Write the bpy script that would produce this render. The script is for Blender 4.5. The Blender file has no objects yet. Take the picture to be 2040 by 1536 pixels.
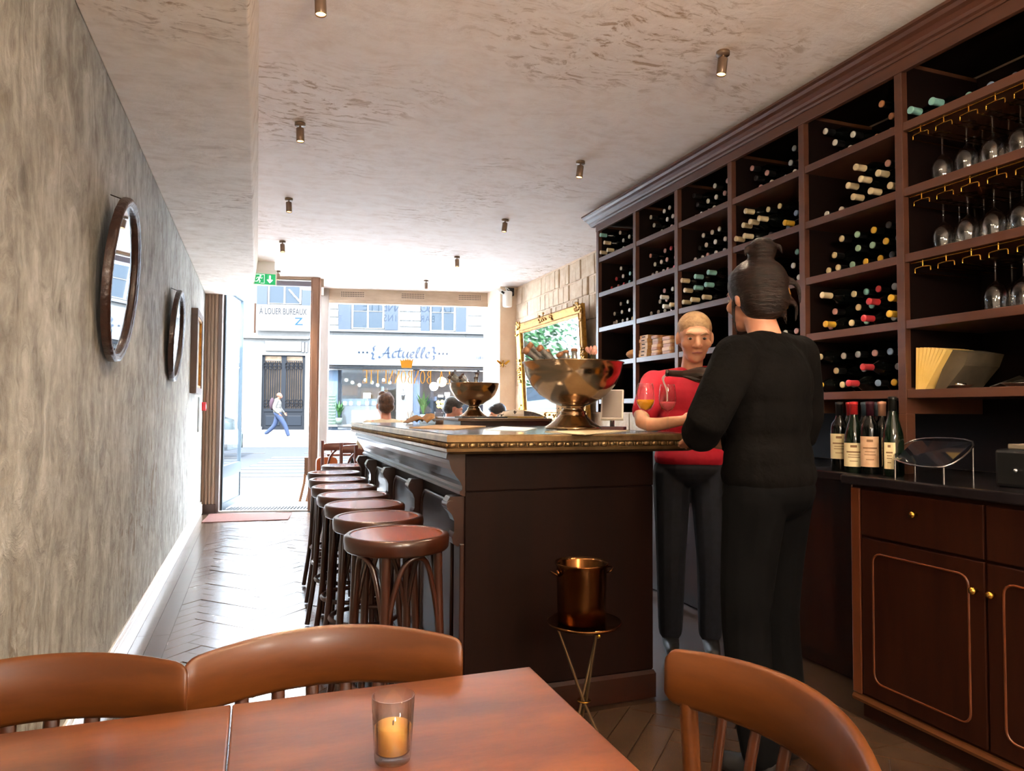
import bpy, bmesh, math, random
from mathutils import Vector, Matrix
random.seed(7)
scene = bpy.context.scene
COL = scene.collection
PI = math.pi

# ---------------------------------------------------------------- camera
FPX, YAW, PITCH, ROLL, CAMH = 1400.0, 0.3474, 0.0371, 0.0056, 1.22
_f = Vector((math.sin(YAW)*math.cos(PITCH), math.cos(YAW)*math.cos(PITCH), math.sin(PITCH)))
_r0 = Vector((math.cos(YAW), -math.sin(YAW), 0)); _u0 = _r0.cross(_f)
_r = math.cos(ROLL)*_r0 + math.sin(ROLL)*_u0
_u = -math.sin(ROLL)*_r0 + math.cos(ROLL)*_u0
CAM = Vector((0, 0, CAMH))
cam = bpy.data.cameras.new('camera'); cam.sensor_width = 36.0; cam.lens = FPX*36.0/2040.0
cam.clip_start = 0.02; cam.clip_end = 300
co = bpy.data.objects.new('camera', cam); COL.objects.link(co)
mw = Matrix.Identity(4)
for i in range(3):
    mw[i][0] = _r[i]; mw[i][1] = _u[i]; mw[i][2] = -_f[i]; mw[i][3] = CAM[i]
co.matrix_world = mw
scene.camera = co

def ray(x, y):
    d = _f + (x-1020)/FPX*_r - (y-768)/FPX*_u
    return d/d.y
def at(x, y, X=None, Y=None, Z=None):
    d = ray(x, y)
    t = Y if Y is not None else (X/d.x if X is not None else (Z-CAMH)/d.z)
    return CAM + t*d

# ---------------------------------------------------------------- world, sun, exposure
vs = scene.view_settings
vs.view_transform = 'Standard'; vs.look = 'None'; vs.gamma = 1.0; vs.use_curve_mapping = False
vs.exposure = 1.45
cy = scene.cycles; cy.max_bounces = 7; cy.diffuse_bounces = 4; cy.glossy_bounces = 3; cy.transmission_bounces = 5; cy.transparent_max_bounces = 14; cy.adaptive_threshold = .02
w = bpy.data.worlds.new('world'); scene.world = w; w.use_nodes = True
bg = w.node_tree.nodes['Background']; bg.inputs[0].default_value = (0.78, 0.88, 1.0, 1); bg.inputs[1].default_value = 18.0
sl = bpy.data.lights.new('sun', 'SUN'); sl.energy = 24.0; sl.angle = 0.01; sl.color = (1.0, 0.95, 0.86)
so = bpy.data.objects.new('sun', sl); COL.objects.link(so)
so.rotation_euler = Vector((0.35, 0.62, -0.75)).to_track_quat('-Z', 'Y').to_euler()

# ---------------------------------------------------------------- materials
MATS = {}
TONE = [1.0]   # overall reflectance of the paints being mixed (street colours are cut down to offset the strong daylight)
def lin(h):
    h = h.lstrip('#'); c = [int(h[i:i+2], 16)/255 for i in (0, 2, 4)]
    return tuple((x/12.92 if x <= .04045 else ((x+.055)/1.055)**2.4) for x in c) + (1,)
def M(name, c1, c2=None, rough=.5, metal=0.0, scale=6.0, stretch=(1, 1, 1), detail=4.0, bump=0.0, bdist=.01,
      bscale=None, spec=.5, coat=0.0, lo=.35, hi=.65, sub=0.0, emit=None, estr=0.0, rvar=0.0, rot=(0,0,0), tone=None):
    if name in MATS: return MATS[name]
    tn = TONE[0] if tone is None else tone; col = lambda h: tuple(q*tn for q in lin(h)[:3]) + (1,)
    m = bpy.data.materials.new(name); m.use_nodes = True; nt = m.node_tree; N = nt.nodes; L = nt.links
    p = N['Principled BSDF']
    p.inputs['Base Color'].default_value = col(c1); p.inputs['Roughness'].default_value = rough
    p.inputs['Metallic'].default_value = metal; p.inputs['Specular IOR Level'].default_value = spec if tn > .5 else min(spec, .04)
    p.inputs['Coat Weight'].default_value = coat if tn > .5 else 0; p.inputs['Coat Roughness'].default_value = .15
    if sub: p.inputs['Subsurface Weight'].default_value = sub; p.inputs['Subsurface Radius'].default_value = (.02, .008, .004)
    if emit: p.inputs['Emission Color'].default_value = lin(emit); p.inputs['Emission Strength'].default_value = estr
    if c2 or bump or rvar:
        tc = N.new('ShaderNodeTexCoord'); mp = N.new('ShaderNodeMapping'); mp.inputs['Scale'].default_value = stretch
        mp.inputs['Rotation'].default_value = rot
        L.new(tc.outputs['Object'], mp.inputs[0])
        nz = N.new('ShaderNodeTexNoise'); nz.inputs['Scale'].default_value = scale; nz.inputs['Detail'].default_value = detail
        nz.inputs['Roughness'].default_value = .62
        L.new(mp.outputs[0], nz.inputs['Vector'])
        if c2:
            r = N.new('ShaderNodeValToRGB'); r.color_ramp.elements[0].position = lo; r.color_ramp.elements[1].position = hi
            r.color_ramp.elements[0].color = col(c1); r.color_ramp.elements[1].color = col(c2)
            L.new(nz.outputs[0], r.inputs[0]); L.new(r.outputs[0], p.inputs['Base Color'])
        if rvar:
            mr = N.new('ShaderNodeMapRange'); mr.inputs['To Min'].default_value = max(0, rough-rvar); mr.inputs['To Max'].default_value = rough+rvar
            L.new(nz.outputs[0], mr.inputs[0]); L.new(mr.outputs[0], p.inputs['Roughness'])
        if bump:
            n2 = nz
            if bscale:
                n2 = N.new('ShaderNodeTexNoise'); n2.inputs['Scale'].default_value = bscale; n2.inputs['Detail'].default_value = 5
                L.new(mp.outputs[0], n2.inputs['Vector'])
            b = N.new('ShaderNodeBump'); b.inputs['Strength'].default_value = bump; b.inputs['Distance'].default_value = bdist
            L.new(n2.outputs[0], b.inputs['Height']); L.new(b.outputs[0], p.inputs['Normal'])
    MATS[name] = m; return m

def plaster(name, base, dark, light, st, sc, bump, patch=True, patch_col='#8d7259', thr=.58, dist=.4):
    """hand-trowelled plaster: streaky colour, ochre patches with a shape of their own, and relief"""
    m = bpy.data.materials.new(name); m.use_nodes = True; nt = m.node_tree; N = nt.nodes; L = nt.links
    p = N['Principled BSDF']; p.inputs['Roughness'].default_value = .75; p.inputs['Specular IOR Level'].default_value = .25
    tc = N.new('ShaderNodeTexCoord'); mp = N.new('ShaderNodeMapping'); mp.inputs['Scale'].default_value = st
    L.new(tc.outputs['Object'], mp.inputs[0])
    nw = N.new('ShaderNodeTexNoise'); nw.inputs['Scale'].default_value = 2.2; nw.inputs['Detail'].default_value = 3
    L.new(tc.outputs['Object'], nw.inputs['Vector'])
    mixv = N.new('ShaderNodeVectorMath'); mixv.operation = 'MULTIPLY_ADD'; mixv.inputs[1].default_value = (1.1, 1.1, 1.1)
    L.new(nw.outputs['Color'], mixv.inputs[0]); L.new(mp.outputs[0], mixv.inputs[2])
    n1 = N.new('ShaderNodeTexNoise'); n1.inputs['Scale'].default_value = sc; n1.inputs['Detail'].default_value = 7; n1.inputs['Roughness'].default_value = .66; n1.inputs['Distortion'].default_value = dist
    L.new(mixv.outputs[0], n1.inputs['Vector'])
    r = N.new('ShaderNodeValToRGB'); e = r.color_ramp.elements
    e[0].position = .34; e[0].color = lin(dark); e[1].position = .66; e[1].color = lin(light)
    k = e.new(.5); k.color = lin(base)
    ni = N.new('ShaderNodeTexNoise'); ni.inputs['Scale'].default_value = 7.0; ni.inputs['Detail'].default_value = 7; ni.inputs['Roughness'].default_value = .66
    L.new(tc.outputs['Object'], ni.inputs['Vector'])
    hm = N.new('ShaderNodeMix'); hm.data_type = 'FLOAT'; hm.inputs['Factor'].default_value = .45; L.new(n1.outputs[0], hm.inputs['A']); L.new(ni.outputs[0], hm.inputs['B'])
    L.new(hm.outputs['Result'], r.inputs[0]); out = r.outputs[0]
    if patch:
        n2 = N.new('ShaderNodeTexNoise'); n2.inputs['Scale'].default_value = .75; n2.inputs['Detail'].default_value = 3
        L.new(tc.outputs['Object'], n2.inputs['Vector'])
        n3 = N.new('ShaderNodeTexNoise'); n3.inputs['Scale'].default_value = sc*2.2; n3.inputs['Detail'].default_value = 6; n3.inputs['Roughness'].default_value = .7
        L.new(mixv.outputs[0], n3.inputs['Vector'])
        m1 = N.new('ShaderNodeMapRange'); m1.inputs['From Min'].default_value = thr-.06; m1.inputs['From Max'].default_value = thr+.1
        L.new(n2.outputs[0], m1.inputs[0])
        m2 = N.new('ShaderNodeMapRange'); m2.inputs['From Min'].default_value = .52; m2.inputs['From Max'].default_value = .62
        L.new(n3.outputs[0], m2.inputs[0])
        mu = N.new('ShaderNodeMath'); mu.operation = 'MULTIPLY'; L.new(m1.outputs[0], mu.inputs[0]); L.new(m2.outputs[0], mu.inputs[1])
        mu2 = N.new('ShaderNodeMath'); mu2.operation = 'MULTIPLY'; mu2.inputs[1].default_value = .8; L.new(mu.outputs[0], mu2.inputs[0])
        mx = N.new('ShaderNodeMix'); mx.data_type = 'RGBA'; mx.inputs['B'].default_value = lin(patch_col)
        L.new(mu2.outputs[0], mx.inputs['Factor']); L.new(out, mx.inputs['A']); out = mx.outputs['Result']
    L.new(out, p.inputs['Base Color'])
    b = N.new('ShaderNodeBump'); b.inputs['Strength'].default_value = bump; b.inputs['Distance'].default_value = .02
    L.new(hm.outputs['Result'], b.inputs['Height']); L.new(b.outputs[0], p.inputs['Normal'])
    return m

def wood(name, c1, c2, rough=.35, grain='z', scale=5.0, coat=.3, bump=.08, spec=.5):
    st = {'x': (.12, 1, 1), 'y': (1, .12, 1), 'z': (1, 1, .12)}[grain]
    return M(name, c1, c2, rough=rough, scale=scale*2.2, stretch=st, detail=8, bump=bump, bdist=.004, coat=coat, lo=.3, hi=.7, rvar=.06, spec=spec)

def thin_glass(name, tint=(.96, .985, 1, 1), refl=.9, rough=.0):
    m = bpy.data.materials.new(name); m.use_nodes = True; nt = m.node_tree; N = nt.nodes; L = nt.links
    for n in list(N): N.remove(n)
    o = N.new('ShaderNodeOutputMaterial'); t = N.new('ShaderNodeBsdfTransparent'); t.inputs[0].default_value = tint
    g = N.new('ShaderNodeBsdfGlossy'); g.inputs['Roughness'].default_value = rough
    lw = N.new('ShaderNodeLayerWeight'); lw.inputs[0].default_value = .5
    pw = N.new('ShaderNodeMath'); pw.operation = 'POWER'; pw.inputs[1].default_value = 4.0; L.new(lw.outputs['Facing'], pw.inputs[0])
    mu = N.new('ShaderNodeMath'); mu.operation = 'MULTIPLY_ADD'; mu.inputs[1].default_value = .9*refl; mu.inputs[2].default_value = .04*refl
    mu.use_clamp = True; L.new(pw.outputs[0], mu.inputs[0])
    mx = N.new('ShaderNodeMixShader'); L.new(mu.outputs[0], mx.inputs[0]); L.new(t.outputs[0], mx.inputs[1]); L.new(g.outputs[0], mx.inputs[2])
    L.new(mx.outputs[0], o.inputs[0])
    return m

# ---------------------------------------------------------------- mesh helpers
class MB:
    def __init__(s): s.v = []; s.f = []; s.m = []; s.s = []
    def add(s, vs, fs, mi=0, sm=False):
        o = len(s.v); s.v += [Vector(p) for p in vs]
        for f in fs: s.f.append([o+i for i in f]); s.m.append(mi); s.s.append(sm)
        return s
    def box(s, a, b, mi=0):
        x0, y0, z0 = a; x1, y1, z1 = b
        s.add([(x0,y0,z0),(x1,y0,z0),(x1,y1,z0),(x0,y1,z0),(x0,y0,z1),(x1,y0,z1),(x1,y1,z1),(x0,y1,z1)],
              [(3,2,1,0),(4,5,6,7),(0,1,5,4),(1,2,6,5),(2,3,7,6),(3,0,4,7)], mi); return s
    def obox(s, c, ex, ey, ez, hx, hy, hz, mi=0):
        c = Vector(c); ex, ey, ez = Vector(ex)*hx, Vector(ey)*hy, Vector(ez)*hz
        P = [c-ex-ey-ez, c+ex-ey-ez, c+ex+ey-ez, c-ex+ey-ez, c-ex-ey+ez, c+ex-ey+ez, c+ex+ey+ez, c-ex+ey+ez]
        s.add(P, [(3,2,1,0),(4,5,6,7),(0,1,5,4),(1,2,6,5),(2,3,7,6),(3,0,4,7)], mi); return s
    def tube(s, pts, r, n=8, mi=0, cap=True, sm=True, closed=False, flat=1.0, up=None):
        pts = [Vector(p) for p in pts]; k = len(pts); rs = r if isinstance(r, (list, tuple)) else [r]*k
        vs = []; pu = None
        for i, p in enumerate(pts):
            if closed: t = pts[(i+1) % k]-pts[i-1]
            else: t = pts[min(i+1, k-1)]-pts[max(i-1, 0)]
            t = t.normalized() if t.length > 1e-9 else Vector((0, 0, 1))
            if pu is None:
                h = Vector(up) if up else (Vector((0, 0, 1)) if abs(t.z) < .9 else Vector((1, 0, 0)))
                a = (h - t*h.dot(t)).normalized()
            else: a = (pu - t*pu.dot(t)); a = a.normalized() if a.length > 1e-6 else t.orthogonal().normalized()
            pu = a; b = t.cross(a)
            for j in range(n):
                q = 2*PI*j/n; vs.append(p + rs[i]*(math.cos(q)*a*flat + math.sin(q)*b))
        fs = []
        for i in range(k if closed else k-1):
            i2 = (i+1) % k
            for j in range(n): fs.append((i*n+j, i*n+(j+1) % n, i2*n+(j+1) % n, i2*n+j))
        s.add(vs, fs, mi, sm)
        if cap and not closed:
            s.add(vs[:n], [tuple(range(n-1, -1, -1))], mi); s.add(vs[-n:], [tuple(range(n))], mi)
        return s
    def lathe(s, prof, o=(0,0,0), ax=(0,0,1), n=20, mi=0, sm=True, xd=None, mis=None):
        o = Vector(o); ax = Vector(ax).normalized(); a = Vector(xd) if xd else ax.orthogonal().normalized(); b = ax.cross(a)
        k = len(prof); vs = []
        for r, z in prof:
            for j in range(n): q = 2*PI*j/n; vs.append(o + ax*z + r*(math.cos(q)*a+math.sin(q)*b))
        base = len(s.v); s.v += vs
        for i in range(k-1):
            for j in range(n):
                s.f.append([base+x for x in (i*n+j, i*n+(j+1) % n, (i+1)*n+(j+1) % n, (i+1)*n+j)])
                s.m.append(mis[i] if mis else mi); s.s.append(sm)
        if prof[0][0] > 1e-5: s.f.append([base+j for j in range(n-1, -1, -1)]); s.m.append(mis[0] if mis else mi); s.s.append(False)
        if prof[-1][0] > 1e-5: s.f.append([base+(k-1)*n+j for j in range(n)]); s.m.append(mis[-1] if mis else mi); s.s.append(False)
        return s
    def prism(s, poly, o, ex, ey, ez, d, mi=0, mside=None):
        o, ex, ey, ez = Vector(o), Vector(ex), Vector(ey), Vector(ez); n = len(poly)
        A = [o+ex*x+ey*y for x, y in poly]; B = [p+ez*d for p in A]
        s.add(A+B, [tuple(range(n-1, -1, -1)), tuple(range(n, 2*n))], mi)
        s.add(A+B, [(i, (i+1) % n, n+(i+1) % n, n+i) for i in range(n)], mi if mside is None else mside); return s
    def ball(s, c, r, ex=(1,0,0), ey=(0,1,0), ez=(0,0,1), nu=12, nv=8, mi=0, sm=True):
        c, ex, ey, ez = Vector(c), Vector(ex), Vector(ey), Vector(ez); r = r if isinstance(r, (tuple, list)) else (r, r, r)
        vs = [c+ez*r[2]]
        for i in range(1, nv):
            a = PI*i/nv
            for j in range(nu):
                b = 2*PI*j/nu; vs.append(c+ex*r[0]*math.sin(a)*math.cos(b)+ey*r[1]*math.sin(a)*math.sin(b)+ez*r[2]*math.cos(a))
        vs.append(c-ez*r[2]); fs = [(0, 1+j, 1+(j+1) % nu) for j in range(nu)]
        for i in range(nv-2):
            for j in range(nu): fs.append((1+i*nu+j, 1+(i+1)*nu+j, 1+(i+1)*nu+(j+1) % nu, 1+i*nu+(j+1) % nu))
        q = len(vs)-1
        fs += [(q, 1+(nv-2)*nu+(j+1) % nu, 1+(nv-2)*nu+j) for j in range(nu)]
        s.add(vs, fs, mi, sm); return s
    def mesh(s, name, off=(0,0,0)):
        off = Vector(off); me = bpy.data.meshes.new(name)
        me.from_pydata([tuple(p-off) for p in s.v], [], s.f); me.polygons.foreach_set('material_index', s.m)
        me.polygons.foreach_set('use_smooth', s.s); me.update(); return me
    def build(s, name, mat, parent=None, bevel=0, seg=2, local=False, kind=None, mesh=None):
        """world coordinates are kept: the parent's base point is subtracted (local=True: already local)"""
        off = (0, 0, 0)
        if parent is not None and not local:
            q = parent; off = Vector((0, 0, 0))
            while q is not None: off += q.location; q = q.parent
        elif parent is None and not local and s.v:
            xs = [p.x for p in s.v]; ys = [p.y for p in s.v]; zs = [p.z for p in s.v]
            off = Vector(((min(xs)+max(xs))/2, (min(ys)+max(ys))/2, min(zs)))
        me = mesh or s.mesh(name, off)
        for m in (mat if isinstance(mat, (list, tuple)) else [mat]): me.materials.append(m)
        bm = bmesh.new(); bm.from_mesh(me); bmesh.ops.recalc_face_normals(bm, faces=bm.faces); bm.to_mesh(me); bm.free()
        o = bpy.data.objects.new(name, me); COL.objects.link(o)
        if parent is not None: o.parent = parent
        elif not local: o.location = off
        if bevel:
            b = o.modifiers.new('bevel', 'BEVEL'); b.width = bevel; b.segments = seg; b.limit_method = 'ANGLE'; b.angle_limit = .7
        if kind: o['kind'] = kind
        return o
def tag(o, label, cat, group=None):
    o['label'] = label; o['category'] = cat
    if group: o['group'] = group
    return o
def thing(name, label, cat, loc=(0,0,0), rz=0, group=None):
    o = bpy.data.objects.new(name, None); COL.objects.link(o); o.location = loc; o.rotation_euler = (0, 0, rz)
    o.empty_display_size = .05
    return tag(o, label, cat, group)
def struct(o): o['kind'] = 'structure'; return o
def dup(o, parent=None):
    c = o.copy(); COL.objects.link(c)
    if parent is not None: c.parent = parent
    for ch in [x for x in COL.objects if x.parent == o]: dup(ch, c)
    return c
def kids(o): return [x for x in COL.objects if x.parent == o]
_KC = {}
def tree(o):
    if o.name not in _KC: _KC[o.name] = [(k, tree(k)) for k in kids(o)]
    return _KC[o.name]
def copy_thing(o, loc, rz=None, label=None, group=None):
    def rec(src, sub, par):
        c = src.copy(); COL.objects.link(c)
        if par is not None: c.parent = par
        for k, s in sub: rec(k, s, c)
        return c
    c = rec(o, tree(o), None); c.location = loc
    if rz is not None: c.rotation_euler = (0, 0, rz)
    if label: c['label'] = label
    if group: c['group'] = group
    return c
def cr(pts, n=6, closed=False):
    """Catmull-Rom resample"""
    P = [Vector(p) for p in pts]; k = len(P); out = []
    rng = range(k) if closed else range(k-1)
    for i in rng:
        p0 = P[(i-1) % k] if closed or i > 0 else P[0]; p1 = P[i]; p2 = P[(i+1) % k]
        p3 = P[(i+2) % k] if closed or i+2 < k else P[-1]
        for j in range(n):
            t = j/n
            out.append(.5*((2*p1)+(p2-p0)*t+(2*p0-5*p1+4*p2-p3)*t*t+(3*p1-p0-3*p2+p3)*t**3))
    if not closed: out.append(P[-1])
    return out
def rrect(x0, y0, x1, y1, r, n=4, corners=(1,1,1,1)):
    out = []
    for (cx, cy, a0, on) in ((x1-r, y1-r, 0, corners[2]), (x0+r, y1-r, PI/2, corners[3]), (x0+r, y0+r, PI, corners[0]), (x1-r, y0+r, 1.5*PI, corners[1])):
        if on: out += [(cx+r*math.cos(a0+PI/2*i/n), cy+r*math.sin(a0+PI/2*i/n)) for i in range(n+1)]
        else: out.append((cx+r*(1 if math.cos(a0+PI/4) > 0 else -1), cy+r*(1 if math.sin(a0+PI/4) > 0 else -1)))
    return out
def font_mesh(s, size=1.0, sx=1.0, shear=0.0):
    cu = bpy.data.curves.new('t', 'FONT'); cu.body = s; cu.size = size; cu.align_x = 'CENTER'; cu.align_y = 'CENTER'; cu.shear = shear; cu.resolution_u = 3
    o = bpy.data.objects.new('t', cu); COL.objects.link(o)
    dg = bpy.context.evaluated_depsgraph_get(); me = bpy.data.meshes.new_from_object(o.evaluated_get(dg))
    vs = [(v.co.x*sx, v.co.y) for v in me.vertices]; fs = [tuple(p.vertices) for p in me.polygons]
    bpy.data.objects.remove(o); bpy.data.curves.remove(cu); bpy.data.meshes.remove(me)
    return vs, fs
def flat_text(mb, s, o, ex, ey, size, sx=1.0, shear=0.0, mi=0):
    vs, fs = font_mesh(s, size, sx, shear); o, ex, ey = Vector(o), Vector(ex), Vector(ey)
    mb.add([o+ex*x+ey*y for x, y in vs], fs, mi)
def stroke(mb, pts, w, o, ex, ey, nib=None, mi=0, ez=None, d=0.0):
    """flat stroke of width w (or calligraphic nib vector) along 2-D points"""
    o, ex, ey = Vector(o), Vector(ex), Vector(ey); P = [Vector((p[0], p[1], 0)) for p in pts]; L = []; R = []
    for i, p in enumerate(P):
        if nib: n = Vector((nib[0], nib[1], 0))
        else:
            t = P[min(i+1, len(P)-1)]-P[max(i-1, 0)]; t.normalize(); n = Vector((-t.y, t.x, 0))*w/2
        L.append(p+n); R.append(p-n)
    V = [o+ex*p.x+ey*p.y for p in L+R]; k = len(P)
    mb.add(V, [(i, i+1, k+i+1, k+i) for i in range(k-1)], mi)
# ---------------------------------------------------------------- shared materials
m_wall = plaster('wall_plaster', '#a09f98', '#74706a', '#c2c2bd', (3.0, 3.0, 1.15), 2.3, .9, True, '#786a58', .52, 1.6)
m_ceil = plaster('ceiling_plaster', '#efe3dc', '#e3d3c8', '#f4ebe5', (1.0, 3.6, 1.0), 3.4, .42, True, '#a07c58', .545)
m_soff = plaster('soffit_plaster', '#e4d9cd', '#d2c3b4', '#eee5dc', (1.2, 4.0, 1.0), 3.0, .5, True, '#94765a', .55)
m_pinkwall = M('pink_paint', '#e2c9b0', '#d8bb9f', rough=.8, scale=3, bump=.15, bscale=30)
m_block = M('block_paint', '#dcc7ae', '#c9ac8d', rough=.85, scale=9, detail=8, bump=.5, bdist=.012, bscale=26)
m_white = M('white_paint', '#ece9e2', rough=.5)
m_dwood = wood('dark_wood', '#1d0b06', '#311409', rough=.3, grain='z', coat=.22, bump=.05)
m_dwood_h = wood('dark_wood_along', '#1d0b06', '#311409', rough=.3, grain='y', coat=.25, bump=.05)
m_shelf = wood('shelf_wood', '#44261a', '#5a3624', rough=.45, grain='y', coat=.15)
m_shelf_in = wood('shelf_inner_shade', '#0b0403', '#130704', rough=.6, grain='y', coat=.0, spec=.15)  # near-black copy of the shelf wood, carries the shade inside the bays
m_frame = wood('weathered_frame_wood', '#8d7460', '#a38a76', rough=.6, grain='z', coat=.0, bump=.2)
m_frame_h = wood('weathered_header_wood', '#a08a74', '#bba48d', rough=.6, grain='x', coat=.0, bump=.2)
m_parq = M('parquet_oak', '#35261c', '#4a3627', rough=.24, scale=7, stretch=(1, 1, 1), detail=8, bump=.25, bdist=.004, coat=.25, rvar=.08)
m_parq2 = M('parquet_oak_pale', '#3d2d22', '#54402f', rough=.25, scale=6, detail=8, bump=.25, bdist=.004, coat=.25, rvar=.08)
m_joint = M('joint_dark', '#1d1611', rough=.9)
m_glass = thin_glass('window_glass')
m_clear = thin_glass('clear_glass', (.985, .99, .99, 1), 1.1)
m_brass = M('brass', '#b98a3a', rough=.25, metal=1.0)
m_gold = M('gilt', '#b07f35', '#7d5522', rough=.35, metal=.9, scale=18, bump=.3, bscale=60)
m_goldink = M('gold_lettering', '#c98a10', rough=.45)
m_chrome = M('steel', '#c9c9c9', rough=.2, metal=1.0)
m_black = M('black_plastic', '#0b0b0c', rough=.45)
m_greymetal = M('grey_painted_metal', '#8ea0ac', rough=.4, tone=.16)
m_red = M('red_plastic', '#c3121c', rough=.4)
m_rubber = M('mat_fibre', '#4f281d', '#603325', rough=.95, scale=60, bump=.4)

# ---------------------------------------------------------------- room shell
CEIL, SOF, XL, XR, YB = 2.85, 2.61, -.61, 3.18, -3.2
PHI = math.radians(-12); E1 = Vector((math.cos(PHI), math.sin(PHI), 0)); E2 = Vector((-math.sin(PHI), math.cos(PHI), 0)); UP = Vector((0, 0, 1))
F0 = Vector((XL, 9.17, 0))
def fc(s, t, z): return F0 + E1*s + E2*t + UP*z
def fbox(mb, s0, s1, t0, t1, z0, z1, mi=0):
    mb.obox(fc((s0+s1)/2, (t0+t1)/2, (z0+z1)/2), E1, E2, UP, (s1-s0)/2, (t1-t0)/2, (z1-z0)/2, mi); return mb

struct(MB().box((XL-.15, YB, 0), (XL, 9.3, 3.0)).build('wall_left', m_wall))
struct(MB().box((XL-.15, YB-.15, 0), (XR+.3, YB, 3.0)).build('wall_back', m_pinkwall))
struct(MB().prism([(XL-.15, YB-.15), (XR+.3, YB-.15), (XR+.3, 9.35), (.86, 9.86), (.55, 9.86), (.38, 9.08), (XL-.15, 9.28)], (0, 0, CEIL), (1,0,0), (0,1,0), UP, .14).build('ceiling', m_ceil))
# dropped soffit along the left wall, its inner face leaning a little
sp_ = [(XL, SOF), (-.055, SOF), (-.05, SOF+.012), (-.022, CEIL), (XL, CEIL)]
struct(MB().prism(sp_, (0, 9.12, 0), (1,0,0), (0,0,1), (0,-1,0), 12.3).build('trim_1', m_soff, bevel=.006))
bb = MB().box((XL, YB, 0), (XL+.022, 9.1, .11)); bb.box((XL, YB, .11), (XL+.014, 9.1, .135))
m_base = M('baseboard_paint', '#d6d2cb', rough=.28, coat=.3)
struct(bb.build('baseboard_left', m_base, bevel=.003))

# right wall: painted blocks standing proud of a mortar bed
wr = struct(MB().box((XR, YB, 0), (XR+.2, 9.0, 3.0)).build('wall_right', m_pinkwall))
rnd = random.Random(3)
def block(y0, y1, z0, z1, d):
    mb = MB(); g = .006
    y0 += g; y1 -= g; z0 += g; z1 -= g; j = lambda a: rnd.uniform(-a, a)
    F = [(XR-d+j(.003), y0+j(.006), z0+j(.005)), (XR-d+j(.003), y1+j(.006), z0+j(.005)), (XR-d+j(.003), y1+j(.006), z1+j(.005)), (XR-d+j(.003), y0+j(.006), z1+j(.005))]
    B = [(XR+.01, p[1], p[2]) for p in F]
    mb.add(F+B, [(0,1,2,3), (0,4,5,1), (1,5,6,2), (2,6,7,3), (3,7,4,0)])
    mb.build('block', m_block, wr, bevel=.006, seg=1)
z = .9
for h in (.32, .33, .31, .30, .26, .19, .22):
    y = 5.0 + rnd.uniform(0, .2); z1 = min(z+h, CEIL)
    while y < 8.6:
        small = (z > 2.1 and y < 7.7)
        wd = rnd.uniform(.09, .2) if small else rnd.uniform(.38, .75)
        y1 = min(y+wd, 8.62)
        block(y, y1, z, z1, rnd.choice((.006, .010, .016, .022)) if small else rnd.choice((.006, .008, .010)))
        y = y1
    z = z1
pl = MB().box((2.95, 8.62, 0), (XR+.2, 9.32, CEIL))
struct(pl.build('wall_front', m_pinkwall))
# gilded insect ornament on the pier
orn = thing('wall_ornament', 'small gilt insect ornament on the pale pier beside the window', 'ornament', (2.99, 8.62, 1.79))
MB().ball((2.99, 8.605, 1.83), (.012, .012, .04), nu=8, nv=6).ball((2.99, 8.605, 1.875), .012, nu=8, nv=6).build('body', m_brass, orn)
for s in (-1, 1):
    MB().prism([(0, 0), (.07, .045), (.085, .03), (.03, -.02)], (2.99+s*.008, 8.60, 1.845), (s, 0, 0), (0, 0, 1), (0, 1, 0), .004).build('wing', m_brass, orn)
    MB().tube([(2.99+s*.01, 8.61, 1.82), (2.99+s*.04, 8.61, 1.80)], .003, 5).build('leg', m_brass, orn)

# ---------------------------------------------------------------- floor with herringbone planks
fl = MB().box((XL-.15, YB-.15, -.12), (XR+.2, 8.95, -.006))
fl.prism([(XL-.15, 8.9), (XR+.2, 8.9), (XR+.2, 9.0), (XL-.15, 9.2)], (0, 0, -.12), (1,0,0), (0,1,0), UP, .114)
fl.prism([(.6, 8.85), (3.2, 8.5), (3.2, 9.1), (.85, 9.62)], (0, 0, -.12), (1,0,0), (0,1,0), UP, .114)
floor = struct(fl.build('floor', M('floor_under', '#2c1d15', '#3a281d', rough=.35, scale=5)))
def clip(poly, x0, x1, y0, y1):
    for ax, v, sg in ((0, x0, 1), (0, x1, -1), (1, y0, 1), (1, y1, -1)):
        out = []
        for i in range(len(poly)):
            a, b = poly[i], poly[(i+1) % len(poly)]; da, db = (a[ax]-v)*sg, (b[ax]-v)*sg
            if da >= 0: out.append(a)
            if (da >= 0) != (db >= 0):
                t = da/(da-db); out.append((a[0]+(b[0]-a[0])*t, a[1]+(b[1]-a[1])*t))
        poly = out
        if len(poly) < 3: return []
    return poly
planks = []
Wp, Lp = .105, .42
c45 = math.cos(PI/4)
def hb(x0, x1, y0, y1):
    res = []
    for a in range(-70, 90):
        for b in range(-40, 60):
            # herringbone lattice in the plank frame (u along +45 deg, v along -45 deg)
            ou, ov = a*Wp + b*Lp, a*Wp - b*Lp + 0
            for kind in (0, 1):
                if kind == 0: q = (ou, ov, ou+Lp, ov+Wp)
                else: q = (ou+Lp, ov-Lp+Wp, ou+Lp+Wp, ov+Wp)
                g = .002
                pts = [(q[0]+g, q[1]+g), (q[2]-g, q[1]+g), (q[2]-g, q[3]-g), (q[0]+g, q[3]-g)]
                P = [((u-v)*c45+.05, (u+v)*c45) for u, v in pts]
                if max(p[0] for p in P) < x0 or min(p[0] for p in P) > x1 or max(p[1] for p in P) < y0 or min(p[1] for p in P) > y1: continue
                P = clip(P, x0, x1, y0, y1)
                if len(P) >= 3: res.append((P, kind))
    return res
cor = hb(-.42, .72, 2.0, 8.75)
oth = hb(-.42, 2.3, .6, 2.0) + hb(.72, 2.3, 2.0, 2.62)
rnd = random.Random(11); cnt = 0; rest = MB()
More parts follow.
